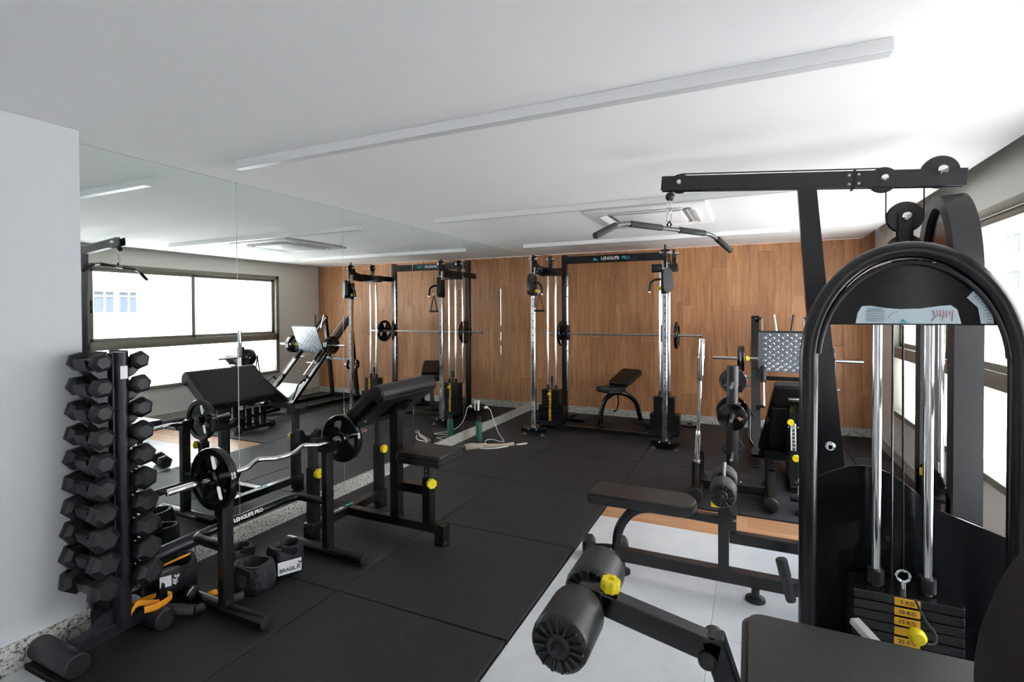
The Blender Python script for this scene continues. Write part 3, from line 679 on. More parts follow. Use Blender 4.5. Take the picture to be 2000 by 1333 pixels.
obj('cord', B().tube([(3.0, 4.93, .66), (3.0, 4.89, .80), (3.0, 4.87, .967), (3.0, 4.85, .80), (3.0, 4.81, .68)], .009, 8, fil=.03), 'brown', ro)
for yy in (4.93, 4.81): obj('knot', B().ball((3.0, yy, .665), .014), 'matte', ro)
ob = thing('olympic_barbell', 'chrome barbell standing upright in the front holder of the plate tree', 'barbell', (2.735, 4.42, .16))
tip = Vector((2.775, 4.435, 1.32)); bt = Vector((2.735, 4.42, .165)); dd = (tip - bt)
obj('sleeve', B().lathe(bt, dd, [(0, 0), (.024, 0), (.024, .36), (.017, .40), (0, .40)], seg=20), 'chrome', ob)
obj('shaft', B().cyl(bt + dd * .3, bt + dd * .8, .0145, seg=16), 'chrome', ob)
obj('sleeve', B().lathe(bt + dd * .70, dd, [(0, 0), (.017, 0), (.024, .03), (.024, dd.length * .3 - .003), (.021, dd.length * .3), (0, dd.length * .3)], seg=20), 'chrome', ob)
for t in (.13, .865): obj('collar', B().cyl(bt + dd * t, bt + dd * (t + .008), .028), 'steel', ob)

# bench trainer feet glimpsed right of the plate tree
fs = thing('floor_stand', 'small chrome rod stand with round black feet right of the plate tree', 'stand', (3.49, 4.47, 0))
obj('rod', B().tube([(3.485, 4.40, .035), (3.485, 4.40, .05), (3.475, 4.52, .12), (3.475, 4.52, .24)], .009, 10, fil=.02), 'chrome', fs)
obj('round_foot', B().lathe((3.50, 4.40, .0), (0, 0, 1), [(0, 0), (.055, 0), (.055, .02), (.02, .03), (0, .03)], seg=24), 'matte', fs)
obj('grip', B().cyl((3.42, 4.55, .07), (3.56, 4.55, .07), .028, bev=.006), 'matte', fs); obj('grip', B().cyl((3.45, 4.52, .2), (3.53, 4.52, .2), .018), 'matte', fs)

# ------------------------------------------------------------------ preacher curl bench
pb = thing('preacher_bench', 'black preacher curl bench with sloping arm pad and yellow adjustment knobs', 'bench', (.85, 2.88, 0))
obj('base_crossbeam', B().beam((.455, 2.52, .10), (.455, 3.25, .10), .06, .06), 'black', pb)
obj('base_beam', B().beam((.455, 2.87, .10), (1.29, 2.87, .10), .06, .06), 'black', pb)
for (xx, yy) in ((.455, 2.53), (.455, 3.235), (1.27, 2.87)):
    obj('foot', B().box((xx, yy, .07), (.075, .075, .13), bev=.005).lathe((xx, yy, 0), (0, 0, 1), [(0, 0), (.055, 0), (.055, .008), (.035, .016), (0, .016)]), 'black', pb)
for yy in (2.545, 3.22):
    obj('support_sleeve', B().beam((.455, yy, .10), (.455, yy, .50), .065, .065, upv=(1, 0, 0)), 'black', pb)
    obj('support_post', B().beam((.455, yy, .45), (.455, yy, .70), .05, .05, upv=(1, 0, 0)), 'matte', pb)
    obj('bar_hook', B().prism([(.43, yy - .025, .70), (.33, yy - .025, .74), (.32, yy - .025, .78), (.36, yy - .025, .78), (.40, yy - .025, .745), (.47, yy - .025, .72), (.53, yy - .025, .76), (.56, yy - .025, .76), (.53, yy - .025, .69)] if False else [(.40, yy - .1, .68), (.40, yy - .1, .77), (.40, yy - .075, .77), (.40, yy - .05, .72), (.40, yy + .03, .705), (.40, yy + .07, .74), (.40, yy + .09, .74), (.40, yy + .08, .68)], (.05, 0, 0), bev=.003), 'black', pb)
    knob((.49, yy, .465), (1, 0, 0), .033, .03, pb)
obj('main_post', B().beam((.90, 2.87, .12), (.90, 2.87, .96), .075, .06, upv=(0, 1, 0)), 'black', pb)
obj('link_beam', B().beam((.92, 2.87, .345), (1.19, 2.87, .345), .05, .06), 'black', pb)
obj('seat_sleeve', B().beam((1.165, 2.87, .12), (1.165, 2.87, .43), .065, .065, upv=(1, 0, 0)), 'black', pb)
obj('seat_post', B().beam((1.165, 2.87, .40), (1.165, 2.87, .56), .05, .05, upv=(1, 0, 0)), 'matte', pb)
b = B()
for k in range(3): b.cyl((1.165, 2.843, .45 + k * .03), (1.165, 2.846, .45 + k * .03), .007, seg=10)
obj('seat_post_holes', b, 'slot', pb)
knob((1.20, 2.845, .405), (.8, -.6, 0), .034, .032, pb)
pad([Vector(p) for p in rrect(1.175, 2.87, .36, .30, .03, z=.55)], (0, 0, .07), pb, 'seat_pad', bev=.012)
obj('seat_piping', B().tube(rrect(1.175, 2.87, .362, .302, .031, z=.581), .0035, 6, closed=True), 'matte', pb)
# arm pad: rolled upper edge, slope falls towards the mirror
sl = Vector((-.26, 0, -.235)).normalized(); nn = Vector((sl.z, 0, -sl.x)) * -1
if nn.z < 0: nn = -nn
cx, cz, rr = .955, 1.015, .062
prof = []
for k in range(11):
    a = -PI / 2 - .2 + (PI + .3) * k / 10 - .75; a = math.radians(-135 + 18 * k) ; prof.append((cx + rr * math.cos(a), cz + rr * math.sin(a)))
prof = [(cx + rr * math.cos(math.radians(t)), cz + rr * math.sin(math.radians(t))) for t in range(-75, 132, 14)]
e1 = Vector((cx, 0, cz)) + nn * rr + sl * .34; e2 = e1 - nn * .075; e3 = Vector((cx, 0, cz)) + nn * (rr - .075) + sl * .03
prof += [(e1.x, e1.z), (e2.x, e2.z), (e3.x, e3.z)]
pad([(p[0], 2.585, p[1]) for p in prof], (0, .62, 0), pb, 'arm_pad', bev=.01)
bk = Vector((cx, 0, cz)) + nn * (rr - .085)
obj('pad_board', B().prism([(bk.x + .03, 2.61, bk.z + .0), ((bk + sl * .33).x, 2.61, (bk + sl * .33).z), ((bk + sl * .33 - nn * .015).x, 2.61, (bk + sl * .33 - nn * .015).z), ((bk - nn * .02).x + .03, 2.61, (bk - nn * .02).z - .0)], (0, .57, 0)), 'matte', pb)
for yy in (2.68, 3.08):
    for t in (.10, .26):
        q = bk + sl * t - nn * .017; bolt((q.x, yy, q.z), -nn, .009, pb)
obj('pad_bracket', B().prism([(.90, 2.80, .94), (.99, 2.80, .93), (.93, 2.80, .86), (.75, 2.80, .80)], (0, .14, 0)), 'black', pb)
text('LENGLIFE', .036, (.4555, 2.87 - .12, .1312), (0, 1, 0), (0, 0, 1), 'wprint', pb, bold=.001)
text('PRO', .036, (.4555, 2.87 + .02, .1312), (0, 1, 0), (0, 0, 1), 'teal', pb, bold=.001)

# ------------------------------------------------------------------ barbell stand with the EZ bar
bs = thing('barbell_stand', 'low black barbell stand with tubular feet in front of the mirror', 'stand', (.70, 2.07, 0))
for yy in (1.725, 2.42):
    obj('foot_tube', B().cyl((.36, yy, .04), (1.0, yy, .04), .034, seg=20, bev=.003), 'black', bs)
    obj('end_cap', B().cyl((.998, yy, .04), (1.006, yy, .04), .034, seg=20, bev=.003), 'matte', bs)
    for xx in (.42, .96): obj('foot', B().lathe((xx, yy, 0), (0, 0, 1), [(0, 0), (.022, 0), (.022, .006), (.01, .012), (0, .012)]), 'matte', bs)
    obj('upright', B().beam((.71, yy, .05), (.71, yy, .69), .06, .06, upv=(1, 0, 0), bev=.01), 'black', bs)
    obj('cradle', B().prism([(.67, yy - .04, .67), (.655, yy - .04, .75), (.67, yy - .04, .75), (.69, yy - .04, .705), (.73, yy - .04, .705), (.77, yy - .04, .74), (.785, yy - .04, .735), (.75, yy - .04, .67)], (0, .08, 0), bev=.002), 'black', bs)
obj('connecting_tube', B().tube([(.70, 1.725, .35), (.46, 1.735, .35), (.44, 1.80, .35), (.44, 2.34, .35), (.46, 2.41, .35), (.70, 2.42, .35)], .024, 16, fil=.07), 'black', bs)
text('LENGLIFE PRO', .03, (.463, 2.05, .358), (0, 1, 0), (1, 0, .35), 'wprint', bs, bold=.0008)
ez = thing('ez_curl_bar', 'chrome EZ curl bar with zigzag grip resting on the low stand', 'barbell', (.71, 2.11, .722))
zz = .722
obj('shaft', B().tube([(.71, 1.56, zz), (.71, 1.80, zz), (.71, 1.86, zz), (.665, 1.95, zz + .015), (.70, 2.04, zz), (.71, 2.11, zz), (.70, 2.18, zz), (.665, 2.27, zz + .015), (.71, 2.36, zz), (.71, 2.66, zz)], .0135, 14, fil=.03), 'chrome', ez)
for a, c in ((1.44, 1.70), (2.52, 2.78)): obj('sleeve', B().cyl((.71, a, zz), (.71, c, zz), .0155, seg=18, bev=.002), 'chrome', ez)
for yy in (1.715, 2.505): obj('collar', B().cyl((.71, yy - .012, zz), (.71, yy + .012, zz), .024), 'steel', ez)
plate((.71, 1.668, zz), (0, 1, 0), .155, .04, 'glossy black weight plate on the near end of the EZ curl bar', 'plates on the EZ curl bar', .75)
plate((.71, 2.55, zz), (0, 1, 0), .155, .04, 'glossy black weight plate on the far end of the EZ curl bar', 'plates on the EZ curl bar', .2)

# ------------------------------------------------------------------ dumbbell tower and dumbbells
dt = thing('dumbbell_tower', 'dark vertical dumbbell tower with ten tiers beside the white wall', 'weight rack', (.38, 1.385, 0))
obj('column', B().box((.39, 1.392, .71), (.085, .05, 1.30), bev=.006), 'rackp', dt)
obj('back_plate', B().box((.30, 1.385, .74), (.03, .10, 1.20), bev=.003), 'rackp', dt)
obj('front_tube', B().cyl((.43, 1.405, .06), (.43, 1.405, 1.365), .03, seg=20), 'rackp', dt)
obj('base_beam', B().beam((.40, 1.15, .06), (.40, 1.55, .06), .07, .05), 'rackp', dt)
for yy in (1.165, 1.525):
    obj('roller_foot', B().cyl((.24, yy, .05), (.545, yy, .05), .05, seg=28, bev=.004), 'rackp', dt)
    obj('end_cap', B().lathe((.545, yy, .05), (1, 0, 0), [(.046, 0), (.042, .003), (.03, .003), (.028, .001), (0, .001)], seg=28), 'matte', dt)
obj('base_gusset', B().prism([(.385, 1.37, .085), (.385, 1.26, .085), (.385, 1.37, .17)], (.03, 0, 0)), 'rackp', dt)
obj('base_gusset', B().prism([(.385, 1.42, .085), (.385, 1.50, .085), (.385, 1.42, .17)], (.03, 0, 0)), 'rackp', dt)
for yy in (1.352, 1.440): obj('side_plate', B().box((.345, yy, .77), (.15, .008, 1.20), bev=.002), 'rackp', dt)
obj('sticker', B().box((.4615, 1.402, 1.27), (.0015, .030, .06)), 'wprint', dt)
for k in range(10):
    z = 1.325 - .114 * k
    for s in (-1, 1):
        b = B(); yc = 1.39 + s * (.085)
        b.prism([(.325, 1.39 + s * .04, z - .09), (.325, yc - s * .01, z - .075), (.325, yc + s * .035, z - .03), (.325, yc + s * .045, z + .012), (.325, yc + s * .035, z + .012), (.325, yc + s * .012, z - .018), (.325, yc - s * .012, z - .018), (.325, 1.39 + s * .05, z + .005), (.325, 1.39 + s * .04, z + .005)], (.10, 0, 0))
        obj('cradle', b, 'rackp', dt)
words = ['top', 'second', 'third', 'fourth', 'fifth', 'sixth', 'seventh', 'eighth', 'ninth', 'lowest']
def dumbbell(R, L, loc, rot, label, group, name='dumbbell'):
    t = thing(name, label, 'dumbbell', loc, rot, group)
    hw = R * 1.25
    obj('handle', B().lathe((-L / 2, 0, 0), (1, 0, 0), [(0, 0), (.013, .0), (.0155, L / 2), (.013, L), (0, L)], seg=14), 'matte', t, world=False)
    for s in (-1, 1):
        obj('head', B().lathe((s * L / 2, 0, 0), (s, 0, 0), [(0, 0), (R * .6, 0), (R * 1.0, hw * .22), (R * 1.03, hw * .3), (R * 1.03, hw * .72), (R * .95, hw * .82), (R * .62, hw), (0, hw)], seg=6, phase=PI / 6), 'rubber', t, world=False)
    return t
for k in range(10):
    z = 1.325 - .114 * k; R = .043 + .0024 * k; L = .134 + .0025 * k
    for s, w in ((-1, 'wall side'), (1, 'mirror side')):
        dumbbell(R, L, (.368, 1.388 + s * (.080 + .0014 * k), z - .002), (random.uniform(-.2, .2), 0, 0), 'black hex dumbbell on the %s tier of the tower, %s' % (words[k], w), 'hex dumbbells on the tower')
fd = dumbbell(.067, .12, (2.295, 3.185, .048), (0, 0, .32), 'dark grey hex dumbbell lying on the floor under the pulldown bench', 'loose dumbbell', name='dumbbell')
del fd['group']
text('12', .035, (2.19, 3.10, .03), (.95, .32, 0), (.32, -.95, .0), 'wprint', fd)

# ------------------------------------------------------------------ ankle weights, bands and bottle pile
def ankle(name, c, r, h, label, tilt=(0, 0, 0), seed=0, squash=.75):
    random.seed(seed); c = Vector(c)
    t = thing(name, label, 'ankle weight', c, tilt, 'black ankle weights on the mat')
    ph = [random.uniform(0, 6.28) for _ in range(4)]
    def rip(i, rr, hh):
        a = 2 * PI * i / 48
        return (1 + .045 * math.sin(5 * a + ph[0]) + .02 * math.sin(11 * a + ph[2] + hh * 20) + .03 * math.sin(3 * a + ph[1] + hh * 12)) * (squash + (1 - squash) * abs(math.cos(a)))
    obj('wrap', B().lathe((0, 0, 0), (0, 0, 1), [(r * .62, .01), (r * .86, 0), (r, h * .10), (r * 1.06, h * .3), (r * 1.02, h * .55), (r * 1.0, h * .85), (r * .9, h), (r * .74, h * 1.0), (r * .62, h * .86), (r * .60, .02), (r * .62, .01)], seg=48, ripple=rip), 'cloth', t, world=False)
    obj('strap_end', B().box((r * .55, -r * .62, h * .93), (r * .9, .012, h * .3), rot=(.3, .25, .5), bev=.004), 'cloth', t, world=False)
    return t
a1 = ankle('ankle_weight', (.62, 2.17, 0), .10, .17, 'black ankle weight with white label between the two stand uprights, farthest right', (0, 0, .4), 1)
dirx = Vector((.88, -.47, 0)).normalized(); rtx = Vector((.47, .88, 0)).normalized()
pc = Vector((.62, 2.17, 0)) + dirx * .100
obj('label_patch', B().box(pc + Vector((0, 0, .07)), (.006, .13, .075), rot=(0, 0, math.atan2(dirx.y, dirx.x)), bev=.002, seg=1), 'wprint', a1)
text('BRASIL', .03, pc + dirx * .0045 + Vector((0, 0, .058)) - rtx * .012, rtx, dirx, 'dprint', a1, bold=.0008)
text('7Kg', .028, pc + dirx * .0045 + Vector((0, 0, .07)) + rtx * .05, (0, 0, 1), dirx, 'dprint', a1, bold=.0008)
ankle('ankle_weight', (.61, 1.955, 0), .11, .155, 'black ankle weight standing right of the near stand upright, without a label', (0, 0, -.3), 2)
ankle('ankle_weight', (.36, 2.06, 0), .085, .15, 'black ankle weight closest to the mirror behind the stand', (0, 0, .9), 3)
a4 = ankle('ankle_weight', (.34, 1.70, .125), .078, .16, 'black ankle weight with a 4Kg label left of the near stand upright', (1.45, 0, .3), 4)
dirx = Vector((.87, -.49, 0)).normalized(); rtx = Vector((.49, .87, 0)).normalized()
pc = Vector((.447, 1.585, .185))
obj('label_patch', B().box(pc, (.004, .05, .055), rot=(0, 0, math.atan2(dirx.y, dirx.x)), bev=.001, seg=1), 'wprint', a4)
text('4Kg', .032, pc + dirx * .004 + rtx * .042, (0, 0, 1), dirx, 'wprint', a4, bold=.0008)
ankle('ankle_weight', (.22, 1.78, 0), .10, .19, 'black ankle weight at the back of the pile, against the mirror baseboard', (.2, .2, .2), 5)
one('exercise_mat_roll', B().cyl((.16, 1.60, .20), (.20, 1.93, .23), .042, seg=28, bev=.006), 'rackp', 'dark blue-black padded roll lying on the pile of ankle weights by the mirror', 'roll', loc=(.18, 1.76, .215))
rb = thing('exercise_tube', 'black foam exercise tube lying bent on the mat below the ankle weights', 'exercise tube', (.5, 1.72, .03))
obj('grip', B().cyl((.45, 1.56, .06), (.56, 1.66, .03), .026, bev=.005), 'foam', rb); obj('grip', B().cyl((.56, 1.66, .03), (.66, 1.86, .026), .022, bev=.005), 'foam', rb)
def strap(pts, w, label, m='orange'):
    b = B(); b.tube(pts, w, 8, fil=.03, flat=((0, 0, 1), .15)); c = sum((Vector(p) for p in pts), Vector()) / len(pts)
    return one('resistance_band', b, m, label, 'resistance band', loc=tuple(c))
strap([(.30, 1.58, .17), (.36, 1.63, .20), (.42, 1.62, .17), (.43, 1.60, .11), (.41, 1.58, .10)], .014, 'orange webbing loop beside the 4Kg ankle weight')
strap([(.33, 1.50, .09), (.38, 1.53, .11), (.41, 1.56, .12)], .014, 'short orange webbing tab behind the tower foot')
strap([(.46, 1.42, .12), (.43, 1.46, .14), (.46, 1.50, .125), (.49, 1.53, .12)], .014, 'upper orange strap draped over the tower roller foot')
strap([(.49, 1.46, .118), (.51, 1.50, .115), (.50, 1.56, .115), (.48, 1.60, .118), (.47, 1.58, .13)], .016, 'lower orange strap draped over the tower roller foot')
strap([(.22, 1.60, .16), (.26, 1.72, .185), (.27, 1.83, .19)], .006, 'thin orange cord along the padded roll')
strap([(.52, 1.74, .05), (.56, 1.77, .07), (.54, 1.80, .04), (.60, 1.79, .04)], .014, 'orange hook strap by the near stand upright')
one('label_bag', B().box((.47, 1.70, .07), (.05, .07, .07), rot=(.2, .3, .5), bev=.015), 'cloth', 'small black pouch with a white corner behind the stand upright', 'pouch', loc=(.47, 1.70, .07)).name = 'pouch'
one('paper_tag', B().box((.492, 1.682, .10), (.004, .035, .03), rot=(.2, .5, .5)), 'wprint', 'white tag sticking out of the small pouch', 'tag', loc=(.492, 1.682, .10))

# bottle, outlet, chargers, cables, straps by the mirror
bo = thing('water_bottle', 'green metal water bottle standing at the foot of the mirror', 'bottle', (.20, 5.34, 0))
obj('body', B().lathe((.20, 5.34, 0), (0, 0, 1), [(0, 0), (.034, 0), (.037, .004), (.037, .20), (.033, .222), (.022, .235), (0, .235)], seg=28), 'green', bo)
obj('cap', B().lathe((.20, 5.34, .233), (0, 0, 1), [(.021, 0), (.025, .002), (.025, .034), (.021, .038), (0, .038)], seg=24), 'matte', bo)
obj('carry_loop', B().tube([(.175, 5.34, .262), (.18, 5.34, .295), (.20, 5.34, .305), (.22, 5.34, .295), (.225, 5.34, .262)], .004, 8, fil=.01), 'matte', bo)
so = thing('wall_outlet', 'small dark power socket fixed low on the mirror', 'outlet', (.003, 5.70, .34))
obj('plate', B().box((.006, 5.70, .345), (.01, .12, .07), bev=.003), 'matte', so)
obj('adapter', B().box((.05, 5.70, .345), (.07, .06, .06), bev=.008), 'matte', so)
one('phone_charger', B().box((.022, 5.655, .36), (.02, .03, .13), bev=.006), 'white', 'white upright charger block plugged into the mirror socket', 'charger', loc=(.022, 5.655, .36))
one('charger_plug', B().box((.108, 5.70, .335), (.045, .035, .028), bev=.008), 'white', 'small white plug sticking out right of the dark socket adapter', 'charger', loc=(.108, 5.70, .335))
one('charging_cable', B().tube([(.13, 5.70, .335), (.17, 5.70, .31), (.20, 5.71, .20), (.25, 5.70, .10), (.30, 5.66, .04), (.37, 5.60, .006), (.42, 5.54, .005), (.50, 5.42, .005), (.44, 5.40, .005), (.34, 5.46, .005), (.27, 5.44, .005), (.28, 5.33, .005), (.36, 5.24, .006), (.24, 5.22, .006), (.15, 5.14, .006), (.13, 5.00, .006), (.10, 4.86, .006)], .004, 8, fil=.05), 'white', 'white charging cable hanging from the socket and coiled on the mat', 'cable', loc=(.25, 5.3, .005))
tb = thing('lifting_strap', 'beige cloth lifting strap with a metal hook lying on the mat by the bottle', 'strap', (.45, 5.1, 0))
obj('webbing', B().tube([(.30, 5.06, .012), (.40, 5.10, .022), (.50, 5.18, .012), (.60, 5.25, .012), (.66, 5.34, .012)], .026, 8, fil=.05, flat=((0, 0, 1), .35)), 'beige', tb)
obj('folded_end', B().tube([(.25, 4.94, .02), (.31, 4.98, .028), (.37, 5.05, .028), (.38, 5.08, .02)], .030, 8, fil=.04, flat=((0, 0, 1), .5)), 'beige', tb)
obj('cord', B().tube([(.38, 5.04, .008), (.46, 5.05, .008), (.55, 5.12, .008), (.63, 5.24, .008)], .006, 8, fil=.04), 'white', tb)
obj('hook', B().tube([(.68, 5.35, .008), (.74, 5.44, .008), (.77, 5.47, .008), (.78, 5.44, .008), (.72, 5.35, .008)], .004, 8, fil=.01, closed=True), 'white', tb)
one('leather_strap', B().tube([(.12, 4.90, .012), (.20, 5.00, .016), (.27, 5.10, .012), (.31, 5.20, .010)], .02, 8, fil=.05, flat=((0, 0, 1), .35)), 'brown', 'dark brown strap beside the beige one on the mat', 'strap', loc=(.22, 5.05, .012))

# ------------------------------------------------------------------ lat pulldown machine
PY = 3.05
pd = thing('lat_pulldown_machine', 'black lat pulldown machine with long overhead boom, seat and grey thigh rollers', 'gym machine', (3.2, PY, TZ))
pl = Vector((2.667, PY, 2.28)); pr = Vector((4.035, PY, 2.163)); bd_ = (pr - pl).normalized(); bn_ = Vector((-bd_.z, 0, bd_.x))
if bn_.z < 0: bn_ = -bn_
for s in (-1, 1): obj('boom_side', B().beam(pl + Vector((0, s * .025, 0)), pr + Vector((0, s * .025, 0)), .008, .08, bev=.002), 'matte', pd)
obj('boom_web', B().beam(pl + bd_ * .22, pl + bd_ * 1.0, .045, .078), 'matte', pd)
pulley((2.766, PY, 2.272), (0, 1, 0), .055, pd); pulley((3.719, PY, 2.187), (0, 1, 0), .062, pd); pulley((3.94, PY, 2.200), (0, 1, 0), .075, pd)
pulley((3.807, PY, 1.997), (0, 1, 0), .075, pd); pulley((3.807, PY, 1.84), (0, 1, 0), .075, pd, bolt=False)
obj('pulley_link', B().box((3.807, PY - .022, 1.92), (.06, .008, .2), bev=.003).box((3.807, PY + .022, 1.92), (.06, .008, .2), bev=.003), 'black', pd)
obj('cable', B().tube([pl + bd_ * .1 + bn_ * .056, Vector((3.72, PY, 2.245))], .0035, 6).tube([(3.732, PY, 2.13), (3.732, PY, 2.0)], .003, 6).tube([(3.882, PY, 2.2), (3.882, PY, 2.0)], .003, 6), 'black', pd)
b = B()
for dxx in (0, .04):
    for dz_ in (-.022, .022):
        q = Vector((3.575 + dxx, PY - .03, 2.198 + dz_)); b.ball(q, .007)
obj('boom_joint_bolts', b, 'steel', pd); obj('boom_joint', B().beam((3.592, PY, 2.15), (3.60, PY, 2.25), .012, .066), 'black', pd)
obj('column', B().beam((3.393, PY, 2.18), (3.62, PY, .0), .085, .05, upv=(0, 1, 0)) if False else B().prism([(3.35, PY - .03, 2.19), (3.435, PY - .03, 2.19), (3.63, PY - .03, .0), (3.50, PY - .03, .0)], (0, .06, 0), bev=.003), 'black', pd)
bolt((3.50, PY - .03, .86), (0, -1, 0), .018, pd)
obj('stopper_ball', B().ball((2.712, PY, 2.205), .026), 'matte', pd)
obj('base_beam', B().beam((2.40, PY, .085), (4.0, PY, .085), .065, .07), 'black', pd)
obj('seat_arc', B().tube([(2.40, PY, .10), (2.41, PY, .24), (2.50, PY, .37), (2.66, PY, .40), (2.86, PY, .40)], .026, 10, fil=.13, flat=((0, 1, 0), 1.1)), 'black', pd)
obj('seat_beam', B().beam((2.60, PY, .395), (3.05, PY, .385), .05, .045), 'black', pd)
obj('knee_post', B().beam((3.00, PY, .10), (3.00, PY, .59), .055, .055, upv=(1, 0, 0)), 'black', pd)
obj('knee_bracket', B().box((3.03, PY, .385), (.07, .06, .09), bev=.004), 'black', pd)
text('LP', .02, (3.055, PY - .0305, .40), (1, 0, 0), (0, -1, 0), 'wprint', pd)
obj('rear_link_beam', B().beam((3.03, PY, .30), (3.55, PY, .30), .05, .06), 'black', pd)
for xx in (3.16, 2.44): obj('foot', B().lathe((xx, PY - .03, TZ), (0, 0, 1), [(0, 0), (.05, 0), (.05, .014), (.02, .024), (.02, .065), (0, .065)], seg=24), 'matte', pd)
poly = [Vector((2.255, PY - .13, .405)), Vector((2.255, PY + .13, .405))]
for k in range(13): a = PI / 2 - PI * k / 12; poly.append(Vector((2.76 + .10 * math.cos(a), PY + .13 * math.sin(a), .405)))
pad(poly, (0, 0, .062), pd, 'seat_pad', bev=.012)
for yy in (PY - .185, PY + .04): roller((3.0, yy, .58), (3.0, yy + .145, .58), .068, pd)
obj('roller_axle', B().cyl((3.0, PY - .17, .58), (3.0, PY + .17, .58), .014), 'matte', pd)
obj('pull_pin', B().tube([(3.0, PY + .02, .62), (3.005, PY + .03, .70)], .009, 8), 'steel', pd)
obj('adjuster_lever', B().prism([(2.935, PY - .03, .46), (2.935, PY - .03, .545), (2.965, PY - .03, .50), (2.985, PY - .03, .46)], (0, .03, 0), bev=.002), 'yellow', pd)
# stack tower by the window: arch in the y-z plane
X0, X1, Y0, Y1 = 3.92, 4.02, 2.77, 3.33
ap = arch(Y0, Y1, TZ, 2.09, .42)
bb = B(); wd = .05
pts_o = [(y, z) for y, z in ap]; cyy = (Y0 + Y1) / 2
inner = [(cyy + (y - cyy) * (1 - .105 / .56 * 1.6), z - (.06 * max(0, (z - 1.67) / .42))) for y, z in ap]
n_ = len(ap); vo = []
for X in (X0, X1): vo.append([bb.bm.verts.new((X, y, z)) for y, z in pts_o]); vo.append([bb.bm.verts.new((X, y, z)) for y, z in inner])
for i in range(n_ - 1):
    for a, c in ((0, 2), (1, 3), (0, 1), (2, 3)): bb.bm.faces.new([vo[a][i], vo[a][i + 1], vo[c][i + 1], vo[c][i]])
for i in (0, n_ - 1): bb.bm.faces.new([vo[0][i], vo[1][i], vo[3][i], vo[2][i]])
bmesh.ops.bevel(bb.bm, geom=[e for e in bb.bm.edges if abs(e.calc_face_angle(0)) > 1.2], offset=.012, segments=3, affect='EDGES')
obj('stack_arch', bb, 'matte', pd, ang=50)
pn = [(X0 + .03, cyy + (y - cyy) * 1.0, z) for y, z in inner if z > 1.665]
obj('top_panel', B().prism([(X0 + .02, p[1], p[2]) for p in pn], (.012, 0, 0)), 'panel', pd)
obj('panel_label', B().prism([(X0 + .018, cyy + .18, 1.68), (X0 + .018, cyy + .16, 1.76), (X0 + .018, cyy + .04, 1.79), (X0 + .018, cyy + .0, 1.68)], (-.002, 0, 0)), 'lblue', pd)
for yy in (cyy - .07, cyy + .07): obj('guide_rod', B().cyl((3.97, yy, .2), (3.97, yy, 1.75), .014, seg=16), 'chrome', pd)
for k in range(12): obj('stack_plate', B().box((3.97, cyy, .12 + k * .032), (.12, .34, .029), bev=.003, seg=1), 'black', pd)
obj('lower_shroud', B().prism([(X0 + .0, Y0 + .03, .04), (X0, Y1 - .03, .04), (X0, Y1 - .03, .72), (X0, cyy + .1, .80), (X0, cyy - .1, .80), (X0, Y0 + .03, .72)], (.006, 0, 0)), 'gloss', pd)
lb = thing('lat_bar', 'wide bent black pulldown bar hanging from the overhead boom', 'pulldown bar', (2.71, PY - .02, 2.03))
c = Vector((2.71, PY - .02, 2.03)); dl = Vector((.57, .82, 0)).normalized()
def lbp(s, dz_): return c + dl * s + Vector((0, 0, dz_))
obj('bar', B().tube([lbp(-.53, -.085), lbp(-.36, -.008), lbp(0, -.012), lbp(.36, -.016), lbp(.53, -.10)], .0125, 14, fil=.06), 'gun', lb)
obj('grip', B().cyl(lbp(-.545, -.092), lbp(-.40, -.024), .0175, bev=.004), 'foam', lb); obj('grip', B().cyl(lbp(.41, -.04), lbp(.545, -.108), .0175, bev=.004), 'foam', lb)
obj('grip', B().cyl(lbp(-.30, -.009), lbp(-.06, -.0115), .0175, bev=.004), 'foam', lb); obj('grip', B().cyl(lbp(.08, -.013), lbp(.30, -.0155), .0175, bev=.004), 'foam', lb)
obj('swivel_eye', B().tube([c + Vector((0, 0, -.005)), c + Vector((.012, 0, .01)), c + Vector((0, 0, .03)), c + Vector((-.012, 0, .01))], .006, 8, closed=True), 'matte', lb)
top = Vector((2.712, PY - .005, 2.18))
for t0, t1, w in ((.03, .085, .012), (.078, .11, .009), (.102, .15, .011)):
    p, q = c + Vector((0, .003, t0 - .005)), c + Vector((0, .008, t1))
    obj('carabiner', B().tube([p + Vector((w, 0, .01)), q + Vector((w, 0, -.01)), q, q + Vector((-w, 0, -.01)), p + Vector((-w, 0, .01)), p], .0045, 8, closed=True), 'chrome', lb)
h1, h2 = Vector((3.27, 2.80, .335)), Vector((3.315, 2.80, .135)); hd = (h2 - h1)
obj('grip', B().lathe(h1, hd, [(0, 0), (.022, 0), (.026, .004), (.026, .085), (.023, .087), (.023, hd.length * .97), (.02, hd.length), (0, hd.length)], seg=24, ripple=lambda i, rr, h: 1 + .04 * (i % 2)), 'matte', pd, label='black ribbed grip')
obj('holder_arm', B().beam((3.29, 2.80, .235), (3.29, PY - .02, .10), .025, .025), 'black', pd)

